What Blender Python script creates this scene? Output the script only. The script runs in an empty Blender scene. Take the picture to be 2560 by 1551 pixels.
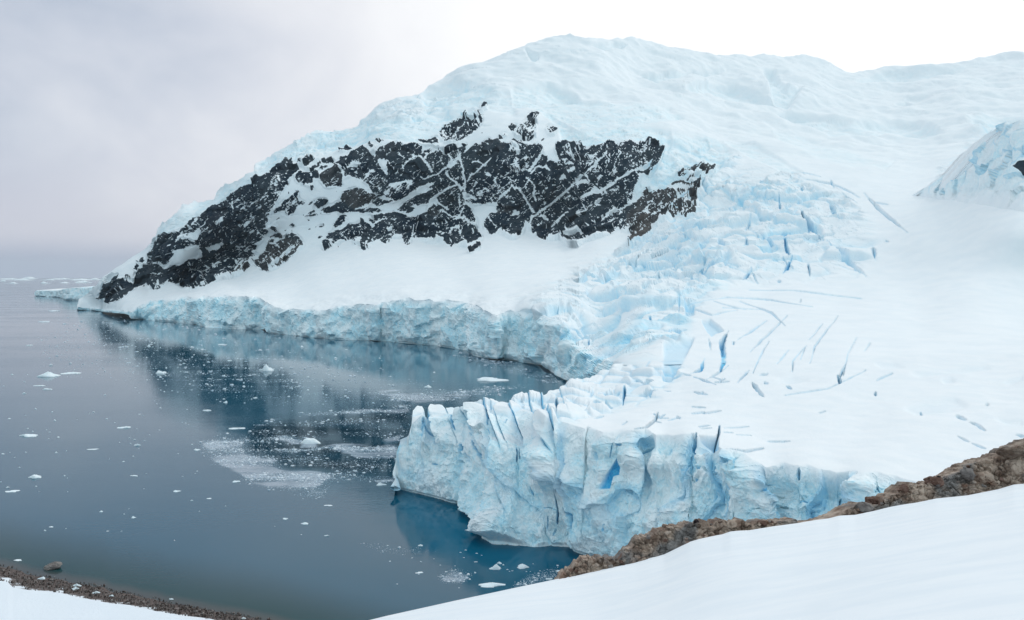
import bpy, math, random
import numpy as np

# ------------------------------------------------------------------ camera, world, sun, exposure
H, F, CX, HOR = 90.0, 1990.0, 1280.0, 692.0     # camera height (m), focal length and horizon in photo pixels
sc = bpy.context.scene
col = sc.collection
cam = bpy.data.objects.new("camera", bpy.data.cameras.new("camera"))
col.objects.link(cam)
cam.location = (0, 0, H)
cam.rotation_euler = (math.radians(90), 0, 0)
cam.data.sensor_width = 36.0
cam.data.lens = F * 36.0 / 2560.0
cam.data.shift_y = -(775.5 - HOR) / 2560.0
cam.data.clip_start = 0.5
cam.data.clip_end = 200000.0
sc.camera = cam

sc.view_settings.view_transform = 'Standard'
sc.view_settings.look = 'None'
sc.view_settings.exposure = 0.19
sc.view_settings.gamma = 1.0

SUN_EL, SUN_AZ = math.radians(42), math.radians(55)    # azimuth clockwise from the view direction (+Y)
w = bpy.data.worlds.new("World")
sc.world = w
w.use_nodes = True
nt = w.node_tree
nt.nodes.clear()
def N(tree, kind, **kw):
    n = tree.nodes.new(kind)
    for k, v in kw.items():
        setattr(n, k, v)
    return n
out = N(nt, 'ShaderNodeOutputWorld')
sky = N(nt, 'ShaderNodeTexSky', sky_type='NISHITA', sun_disc=False)
sky.sun_elevation = SUN_EL
sky.sun_rotation = SUN_AZ
sky.air_density = 1.0
sky.dust_density = 2.0
bg_sky = N(nt, 'ShaderNodeBackground')
bg_sky.inputs['Strength'].default_value = 0.10
nt.links.new(sky.outputs[0], bg_sky.inputs['Color'])
# cloud layer: brightness by direction in the world, soft noise on it
tc = N(nt, 'ShaderNodeTexCoord')
sep = N(nt, 'ShaderNodeSeparateXYZ')
nt.links.new(tc.outputs['Generated'], sep.inputs[0])
def math_n(tree, op, a=None, b=None, c=None, clamp=False):
    n = N(tree, 'ShaderNodeMath', operation=op, use_clamp=clamp)
    for i, v in enumerate((a, b, c)):
        if v is None: continue
        if isinstance(v, (int, float)): n.inputs[i].default_value = v
        else: tree.links.new(v, n.inputs[i])
    return n.outputs[0]
az = math_n(nt, 'ARCTAN2', sep.outputs['X'], sep.outputs['Y'])
noise = N(nt, 'ShaderNodeTexNoise')
noise.inputs['Scale'].default_value = 3.2
noise.inputs['Detail'].default_value = 5
noise.inputs['Roughness'].default_value = 0.5
noise.inputs['Distortion'].default_value = 0.4
mp = N(nt, 'ShaderNodeMapping')
mp.inputs['Scale'].default_value = (1, 1, 1.6)
nt.links.new(tc.outputs['Generated'], mp.inputs[0])
nt.links.new(mp.outputs[0], noise.inputs['Vector'])
nz = math_n(nt, 'MULTIPLY', math_n(nt, 'SUBTRACT', noise.outputs['Fac'], 0.5), 0.8)
# fold: distance from the dull quarter of the sky (azimuth about -0.85 rad)
azd = math_n(nt, 'ABSOLUTE', math_n(nt, 'ADD', az, 0.80))
azf = math_n(nt, 'ADD', azd, nz)
ramp = N(nt, 'ShaderNodeValToRGB')
nt.links.new(math_n(nt, 'DIVIDE', azf, 1.6), ramp.inputs[0])
cr = ramp.color_ramp
cr.interpolation = 'B_SPLINE'
def lin(r, g, b):
    f = lambda c: (c / 255 / 12.92) if c / 255 <= 0.04045 else ((c / 255 + 0.055) / 1.055) ** 2.4
    return (f(r), f(g), f(b), 1)
stops = [(0.10, (158, 172, 192)), (0.20, (198, 204, 216)), (0.30, (222, 224, 230)), (0.41, (236, 237, 240)), (0.54, (250, 250, 250)), (0.8, (255, 255, 255))]
while len(cr.elements) < len(stops): cr.elements.new(0.5)
for e, (p, c) in zip(cr.elements, stops):
    e.position = p
    e.color = lin(*c)
# band of dimmer, bluer cloud low over the open sea on the dull side
el = sep.outputs['Z']
mr = N(nt, 'ShaderNodeMapRange', interpolation_type='SMOOTHSTEP')
mr.inputs['From Min'].default_value = 0.012
mr.inputs['From Max'].default_value = 0.05
mr.inputs['To Min'].default_value = 1.0
mr.inputs['To Max'].default_value = 0.0
nt.links.new(math_n(nt, 'ADD', el, math_n(nt, 'MULTIPLY', nz, 0.02)), mr.inputs['Value'])
mr2 = N(nt, 'ShaderNodeMapRange', interpolation_type='SMOOTHSTEP')
mr2.inputs['From Min'].default_value = 0.25
mr2.inputs['From Max'].default_value = 0.7
mr2.inputs['To Min'].default_value = 1.0
mr2.inputs['To Max'].default_value = 0.0
nt.links.new(azd, mr2.inputs['Value'])
band = math_n(nt, 'MULTIPLY', mr.outputs[0], mr2.outputs[0])
# lilac veil in the lower half of the dull side
mr3 = N(nt, 'ShaderNodeMapRange', interpolation_type='SMOOTHSTEP')
mr3.inputs['From Min'].default_value = 0.03
mr3.inputs['From Max'].default_value = 0.20
mr3.inputs['To Min'].default_value = 0.8
mr3.inputs['To Max'].default_value = 0.0
nt.links.new(math_n(nt, 'ADD', el, math_n(nt, 'MULTIPLY', nz, 0.3)), mr3.inputs['Value'])
mx1 = N(nt, 'ShaderNodeMix', data_type='RGBA')
nt.links.new(math_n(nt, 'MULTIPLY', mr3.outputs[0], mr2.outputs[0]), mx1.inputs['Factor'])
nt.links.new(ramp.outputs[0], mx1.inputs['A'])
mx1.inputs['B'].default_value = lin(207, 206, 217)
mx2 = N(nt, 'ShaderNodeMix', data_type='RGBA')
nt.links.new(band, mx2.inputs['Factor'])
nt.links.new(mx1.outputs['Result'], mx2.inputs['A'])
mx2.inputs['B'].default_value = lin(172, 178, 199)
# unseen sky behind the camera, dimmed and tinted blue to cool the ice cliff
mr4 = N(nt, 'ShaderNodeMapRange', interpolation_type='SMOOTHSTEP')
mr4.inputs['From Min'].default_value = -0.5
mr4.inputs['From Max'].default_value = 0.5
mr4.inputs['To Min'].default_value = 0.0
mr4.inputs['To Max'].default_value = 1.0
nt.links.new(sep.outputs['Y'], mr4.inputs['Value'])
mx3 = N(nt, 'ShaderNodeMix', data_type='RGBA')
nt.links.new(mr4.outputs[0], mx3.inputs['Factor'])
mx3.inputs['A'].default_value = (0.56, 0.70, 0.77, 1)
nt.links.new(mx2.outputs['Result'], mx3.inputs['B'])
bg_cloud = N(nt, 'ShaderNodeBackground')
nt.links.new(mx3.outputs['Result'], bg_cloud.inputs['Color'])
mixs = N(nt, 'ShaderNodeMixShader')
mixs.inputs[0].default_value = 0.93
nt.links.new(bg_sky.outputs[0], mixs.inputs[1])
nt.links.new(bg_cloud.outputs[0], mixs.inputs[2])
nt.links.new(mixs.outputs[0], out.inputs[0])

sl = bpy.data.lights.new("sun", 'SUN')
sl.energy = 0.6
sl.angle = math.radians(22)
sl.color = (1.0, 0.97, 0.93)
sun = bpy.data.objects.new("sun", sl)
col.objects.link(sun)
sun.rotation_euler = (math.radians(90) - SUN_EL, 0, -SUN_AZ + math.pi)   # light comes from azimuth SUN_AZ
sc.cycles.max_bounces = 8
sc.cycles.diffuse_bounces = 5

# ------------------------------------------------------------------ numpy helpers
rng = np.random.default_rng(7)
random.seed(7)
_perm = rng.permutation(256).astype(np.int32)
PERM = np.concatenate([_perm, _perm, _perm])
_g = rng.normal(size=(256, 3)); _g /= np.linalg.norm(_g, axis=1)[:, None]
GX, GY, GZ = [np.ascontiguousarray(_g[:, i]).astype(np.float32) for i in range(3)]
RND = rng.random(256 * 3).astype(np.float32)

def perlin(x, y, z):
    x = np.asarray(x, np.float32); y = np.asarray(y, np.float32); z = np.asarray(z, np.float32)
    xf, yf, zf = np.floor(x), np.floor(y), np.floor(z)
    xi, yi, zi = (xf.astype(np.int32) & 255), (yf.astype(np.int32) & 255), (zf.astype(np.int32) & 255)
    x, y, z = x - xf, y - yf, z - zf
    u, v, q = [t * t * t * (t * (t * 6 - 15) + 10) for t in (x, y, z)]
    res = 0
    for dx in (0, 1):
        a = PERM[xi + dx]
        wx = u if dx else 1 - u
        for dy in (0, 1):
            b = PERM[a + ((yi + dy) & 255)]
            wy = v if dy else 1 - v
            for dz in (0, 1):
                h = PERM[b + ((zi + dz) & 255)]
                wz = q if dz else 1 - q
                res = res + (GX[h] * (x - dx) + GY[h] * (y - dy) + GZ[h] * (z - dz)) * (wx * wy * wz)
    return res * 1.6

def fbm(x, y, z, octv=4, gain=0.5, lac=2.03):
    a, s, t = 1.0, 0.0, 0.0
    for i in range(octv):
        s = s + a * perlin(x + 17.1 * i, y - 9.3 * i, z + 5.7 * i)
        t += a
        a *= gain
        x, y, z = x * lac, y * lac, z * lac
    return s / t

def ridged(x, y, z, octv=4, gain=0.5):
    a, s, t = 1.0, 0.0, 0.0
    for i in range(octv):
        s = s + a * (1 - 2 * np.abs(perlin(x + 11.1 * i, y + 3.3 * i, z - 7.7 * i)))
        t += a
        a *= gain
        x, y, z = x * 2.07, y * 2.07, z * 2.07
    return s / t

def voronoi(x, y, z):
    """returns F1, F2, hash of nearest cell and offset to its centre"""
    x = np.asarray(x, np.float32); y = np.asarray(y, np.float32); z = np.asarray(z, np.float32)
    xf, yf, zf = np.floor(x), np.floor(y), np.floor(z)
    xi, yi, zi = xf.astype(np.int32), yf.astype(np.int32), zf.astype(np.int32)
    fx, fy, fz = x - xf, y - yf, z - zf
    f1 = np.full(x.shape, 9.0, np.float32); f2 = f1.copy()
    hid = np.zeros(x.shape, np.int32)
    ox = np.zeros(x.shape, np.float32); oy = ox.copy(); oz = ox.copy()
    for dx in (-1, 0, 1):
        a = PERM[(xi + dx) & 255]
        for dy in (-1, 0, 1):
            b = PERM[a + ((yi + dy) & 255)]
            for dz in (-1, 0, 1):
                h = PERM[b + ((zi + dz) & 255)]
                vx = dx + RND[h] - fx; vy = dy + RND[h + 256] - fy; vz = dz + RND[h + 512] - fz
                d = vx * vx + vy * vy + vz * vz
                m = d < f1
                f2 = np.where(m, f1, np.minimum(f2, d))
                hid = np.where(m, h, hid)
                ox = np.where(m, vx, ox); oy = np.where(m, vy, oy); oz = np.where(m, vz, oz)
                f1 = np.where(m, d, f1)
    return np.sqrt(f1), np.sqrt(f2), hid, (ox, oy, oz)

def smooth(a, lo, hi):
    t = np.clip((a - lo) / (hi - lo), 0, 1)
    return t * t * (3 - 2 * t)

def blur(a, n):
    for ax in (0, 1):
        for _ in range(2):
            k = 2 * n + 1
            p = np.pad(a, [(n + 1, n) if i == ax else (0, 0) for i in (0, 1)], mode='edge')
            c = np.cumsum(p, axis=ax, dtype=np.float64)
            if ax == 0: a = (c[k:] - c[:-k]) / k
            else: a = (c[:, k:] - c[:, :-k]) / k
    return a.astype(np.float32)

# rasters in photo pixels: where the survey of the photograph puts rock, ice, cracks
X0, Y0, RW, RH = 0, 0, 2600, 1560
WIN = {'P': (0, 0, 1.0), 'W1': (230, 500, 5.7425), 'W2': (560, 340, 5.7425), 'W3': (560, 530, 6.16), 'W4': (940, 250, 5.7425),
       'W5': (940, 440, 5.7425), 'W6': (1300, 280, 5.7425), 'W7': (1300, 420, 4.928),
       'C1': (980, 960, 5.7425), 'C2': (1180, 1200, 6.16), 'C3': (1500, 1020, 5.7425), 'R3': (900, 900, 2.715), 'R4': (1600, 900, 2.567),
       'R5': (1300, 550, 2.714), 'I6': (1350, 560, 4.928), 'I7': (1750, 420, 4.928), 'S8': (480, 960, 4.48), 'Z2': (1280, 0, 1.924), 'Z3': (0, 776, 1.925), 'Z4': (1280, 776, 1.925)}
def tr(win, pts):
    ox, oy, s = WIN[win]
    return np.array([(ox + x / s, oy + y / s) for x, y in pts], float)
def parse(s):
    v = [float(t) for t in s.replace(',', ' ').split()]
    return list(zip(v[::2], v[1::2]))
def poly_mask(pts):
    x0 = max(0, int(pts[:, 0].min()) - 1); x1 = min(RW, int(pts[:, 0].max()) + 2)
    y0 = max(0, int(pts[:, 1].min()) - 1); y1 = min(RH, int(pts[:, 1].max()) + 2)
    if x1 <= x0 or y1 <= y0: return None
    yy, xx = np.mgrid[y0:y1, x0:x1]
    ins = np.zeros(xx.shape, bool)
    for (ax, ay), (bx, by) in zip(pts, np.roll(pts, -1, axis=0)):
        if ay == by: continue
        c = (ay > yy) != (by > yy)
        ins ^= c & (xx < (bx - ax) * (yy - ay) / (by - ay) + ax)
    return (slice(y0, y1), slice(x0, x1)), ins
def line_dist(pts, wd):
    x0 = max(0, int(pts[:, 0].min() - wd) - 1); x1 = min(RW, int(pts[:, 0].max() + wd) + 2)
    y0 = max(0, int(pts[:, 1].min() - wd) - 1); y1 = min(RH, int(pts[:, 1].max() + wd) + 2)
    if x1 <= x0 or y1 <= y0: return None
    yy, xx = np.mgrid[y0:y1, x0:x1].astype(np.float32)
    d = np.full(xx.shape, 1e9, np.float32)
    if len(pts) == 1: pts = np.vstack([pts, pts + 0.01])
    for (ax, ay), (bx, by) in zip(pts[:-1], pts[1:]):
        l2 = (bx - ax) ** 2 + (by - ay) ** 2 + 1e-9
        t = np.clip(((xx - ax) * (bx - ax) + (yy - ay) * (by - ay)) / l2, 0, 1)
        d = np.minimum(d, np.hypot(xx - ax - t * (bx - ax), yy - ay - t * (by - ay)))
    return (slice(y0, y1), slice(x0, x1)), d
def sample(r, px, py):
    x = np.clip(px, 0, RW - 1.01); y = np.clip(py, 0, RH - 1.01)
    xi = x.astype(np.int32); yi = y.astype(np.int32)
    fx = (x - xi).astype(np.float32); fy = (y - yi).astype(np.float32)
    return (r[yi, xi] * (1 - fx) + r[yi, xi + 1] * fx) * (1 - fy) + (r[yi + 1, xi] * (1 - fx) + r[yi + 1, xi + 1] * fx) * fy

def P3(px, py, Y):
    px, py, Y = np.broadcast_arrays(np.asarray(px, float), np.asarray(py, float), np.asarray(Y, float))
    return np.stack([Y * (px - CX) / F, Y, H + Y * (HOR - py) / F], -1)
def waterY(py, z=0.0):
    return (H - z) * F / (np.asarray(py, float) - HOR)
def curve(pts):
    a = np.array(pts, float)
    return lambda x: np.interp(x, a[:, 0], a[:, 1])

class TPS:
    """thin plate spline through inverse distances"""
    def __init__(self, pts, reg=1e-7):
        p = np.array(pts, float)
        self.c = p[:, :2] / 1000.0
        v = 1000.0 / p[:, 2]
        n = len(p)
        K = self.k(self.c, self.c) + np.eye(n) * reg
        Pm = np.hstack([np.ones((n, 1)), self.c])
        A = np.block([[K, Pm], [Pm.T, np.zeros((3, 3))]])
        self.w = np.linalg.solve(A, np.concatenate([v, np.zeros(3)]))
    @staticmethod
    def k(a, b):
        d2 = ((a[:, None, :] - b[None, :, :]) ** 2).sum(-1)
        return 0.5 * d2 * np.log(d2 + 1e-12)
    def __call__(self, px, py):
        q = np.stack([np.ravel(px), np.ravel(py)], -1) / 1000.0
        res = np.empty(len(q))
        for i in range(0, len(q), 100000):
            s = q[i:i + 100000]
            res[i:i + 100000] = self.k(s, self.c) @ self.w[:-3] + self.w[-3] + s @ self.w[-2:]
        return (1000.0 / np.maximum(res, 0.15)).reshape(np.shape(px))

def grid_normals(P):
    du = np.gradient(P, axis=1); dv = np.gradient(P, axis=0)
    n = np.cross(dv, du)
    n /= np.linalg.norm(n, axis=-1, keepdims=True) + 1e-12
    return n

def raw_mesh(name, verts, faces, mat=None, attrs=None, smooth_shade=True, normals=None):
    """verts (n,3); faces (m,4) or (m,3) int array"""
    me = bpy.data.meshes.new(name)
    verts = np.asarray(verts, np.float32); faces = np.asarray(faces, np.int32)
    k = faces.shape[1]
    me.vertices.add(len(verts)); me.vertices.foreach_set('co', verts.ravel())
    me.loops.add(faces.size); me.loops.foreach_set('vertex_index', faces.ravel())
    me.polygons.add(len(faces))
    me.polygons.foreach_set('loop_start', np.arange(0, faces.size, k, dtype=np.int32))
    me.update(calc_edges=True)
    me.validate()
    me.polygons.foreach_set('use_smooth', np.full(len(me.polygons), smooth_shade))
    for an, av in (attrs or {}).items():
        a = me.attributes.new(an, 'FLOAT', 'POINT')
        a.data.foreach_set('value', np.asarray(av, np.float32).ravel())
    if mat: me.materials.append(mat)
    if normals is not None and len(me.vertices) == len(normals):
        me.normals_split_custom_set_from_vertices(np.asarray(normals, np.float32).tolist())
    me.update()
    return me

def link(name, me, parent=None, label=None, cat=None, group=None, kind=None, loc=None):
    o = bpy.data.objects.new(name, me)
    col.objects.link(o)
    if parent: o.parent = parent
    if loc is not None: o.location = loc
    if label: o['label'] = label
    if cat: o['category'] = cat
    if group: o['group'] = group
    if kind: o['kind'] = kind
    return o

def grid_faces(R, C):
    i = np.arange(R * C, dtype=np.int32).reshape(R, C)
    return np.stack([i[:-1, :-1], i[1:, :-1], i[1:, 1:], i[:-1, 1:]], -1)      # faces look at the camera

def soft_normals(P, n):
    g = grid_normals(P)
    g = np.stack([blur(g[..., i], n) for i in range(3)], -1)
    return g / (np.linalg.norm(g, axis=-1, keepdims=True) + 1e-9)

def split_grid(P, attrs, parts, mat, root_name, nback=0, flat=('ice_cliff', 'rock_face', 'icefall'), **rootkw):
    """parts: list of (name, face mask); the rest becomes the root object's own mesh"""
    R, C = P.shape[:2]
    nor = grid_normals(P[nback:])
    nor = np.concatenate([nor[:1]] * nback + [nor], 0)
    faces = grid_faces(R, C)
    left = np.ones(faces.shape[:2], bool)
    V = P.reshape(-1, 3); NN = nor.reshape(-1, 3)
    A = {k: v.reshape(-1) for k, v in attrs.items()}
    def mk(name, mask):
        f = faces[mask]
        used, inv = np.unique(f.ravel(), return_inverse=True)
        sm_ = name not in flat
        return raw_mesh(name, V[used], inv.reshape(-1, 4), mat, {k: v[used] for k, v in A.items()}, sm_, NN[used] if sm_ else None)
    todo = []
    for name, m in parts:
        m = m & left
        left &= ~m
        todo.append((name, m))
    root = link(root_name, mk(root_name, left), **rootkw)
    for name, m in todo:
        link(name, mk(name, m), parent=root)
    return root

# ------------------------------------------------------------------ materials
def new_mat(name):
    m = bpy.data.materials.new(name)
    m.use_nodes = True
    t = m.node_tree
    b = t.nodes['Principled BSDF']
    return m, t, b
def attr(t, name):
    return N(t, 'ShaderNodeAttribute', attribute_name=name).outputs['Fac']
def mixc(t, f, a, b):
    n = N(t, 'ShaderNodeMix', data_type='RGBA')
    for key, v in (('Factor', f), ('A', a), ('B', b)):
        if isinstance(v, (int, float)): n.inputs[key].default_value = v
        elif isinstance(v, tuple): n.inputs[key].default_value = v if len(v) == 4 else v + (1,)
        else: t.links.new(v, n.inputs[key])
    return n.outputs['Result']
def tex_noise(t, scale, detail=4, rough=0.55, vec=None, stretch=None):
    n = N(t, 'ShaderNodeTexNoise')
    n.inputs['Scale'].default_value = scale
    n.inputs['Detail'].default_value = detail
    n.inputs['Roughness'].default_value = rough
    if vec is None:
        vec = N(t, 'ShaderNodeNewGeometry').outputs['Position']
    if stretch:
        m = N(t, 'ShaderNodeMapping')
        m.inputs['Scale'].default_value = stretch
        t.links.new(vec, m.inputs[0])
        vec = m.outputs[0]
    t.links.new(vec, n.inputs['Vector'])
    return n.outputs['Fac']
def ramp01(t, v, lo, hi):
    n = N(t, 'ShaderNodeMapRange', interpolation_type='SMOOTHSTEP')
    n.inputs['From Min'].default_value = lo
    n.inputs['From Max'].default_value = hi
    t.links.new(v, n.inputs['Value'])
    return n.outputs[0]
def bump(t, b, h, dist, strength=0.6):
    n = N(t, 'ShaderNodeBump')
    n.inputs['Distance'].default_value = dist
    n.inputs['Strength'].default_value = strength
    t.links.new(h, n.inputs['Height'])
    t.links.new(n.outputs[0], b.inputs['Normal'])

def ice_material(name, fine):
    m, t, b = new_mat(name)
    n1 = tex_noise(t, 0.05 * fine, 6, 0.6)
    n2 = tex_noise(t, 0.35 * fine, 5, 0.65)
    n3 = tex_noise(t, 0.045 * fine, 5, 0.65)
    snow = mixc(t, ramp01(t, n1, 0.35, 0.65), (0.86, 0.90, 0.925), (0.905, 0.93, 0.945))
    icec = mixc(t, ramp01(t, n2, 0.35, 0.7), (0.58, 0.85, 0.94), (0.82, 0.945, 0.97))
    icec = mixc(t, ramp01(t, n3, 0.42, 0.62), icec, (0.89, 0.955, 0.97))
    c = mixc(t, attr(t, 'ice'), snow, icec)
    deep = mixc(t, ramp01(t, n2, 0.3, 0.7), (0.09, 0.52, 0.82), (0.20, 0.66, 0.88))
    c = mixc(t, attr(t, 'blue'), c, deep)
    r1 = tex_noise(t, 0.012, 5, 0.6)
    r2 = tex_noise(t, 0.06, 6, 0.7, stretch=(1, 1, 0.6))
    rk = mixc(t, ramp01(t, r1, 0.42, 0.62), (0.012, 0.027, 0.044), (0.036, 0.053, 0.066))
    rk = mixc(t, ramp01(t, r2, 0.47, 0.70), rk, (0.070, 0.086, 0.102))
    r3 = tex_noise(t, 0.008, 4, 0.6)
    rk = mixc(t, math_n(t, 'MULTIPLY', ramp01(t, r3, 0.54, 0.68), 0.18), rk, (0.075, 0.060, 0.058))
    brown = mixc(t, ramp01(t, r2, 0.3, 0.7), (0.065, 0.058, 0.055), (0.165, 0.145, 0.13))
    rk = mixc(t, attr(t, 'brown'), rk, brown)
    rocka = ramp01(t, attr(t, 'rock'), 0.42, 0.58)
    c = mixc(t, rocka, c, rk)
    t.links.new(c, b.inputs['Base Color'])
    b.inputs['Roughness'].default_value = 0.85
    b.inputs['Specular IOR Level'].default_value = 0.15
    bump(t, b, n2, 0.8, 0.12 if fine < 2 else 0.35)
    return m
MAT_ICE = ice_material('snow_ice_rock', 1.0)
MAT_ICE_NEAR = ice_material('glacier_ice', 2.2)

def simple_mat(name, c1, c2, scale, rough=0.9, bdist=0.0, bstr=0.5, lo=0.35, hi=0.65, detail=6, stretch=None):
    m, t, b = new_mat(name)
    n = tex_noise(t, scale, detail, 0.65, stretch=stretch)
    t.links.new(mixc(t, ramp01(t, n, lo, hi), c1, c2), b.inputs['Base Color'])
    b.inputs['Roughness'].default_value = rough
    b.inputs['Specular IOR Level'].default_value = 0.2
    if bdist: bump(t, b, n, bdist, bstr)
    return m
MAT_FLOE = simple_mat('floe_ice', (0.80, 0.90, 0.94), (0.90, 0.94, 0.96), 0.8, 0.8)
MAT_BRASH = simple_mat('brash_ice_chips', (0.50, 0.58, 0.66), (0.84, 0.88, 0.91), 0.6, 0.8, lo=.42, hi=.6)
MAT_SNOW = simple_mat('wind_packed_snow', (0.815, 0.866, 0.906), (0.87, 0.905, 0.932), 0.35, 0.9, 0.05, 0.35, stretch=(0.35, 1.2, 1), detail=9)

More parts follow.
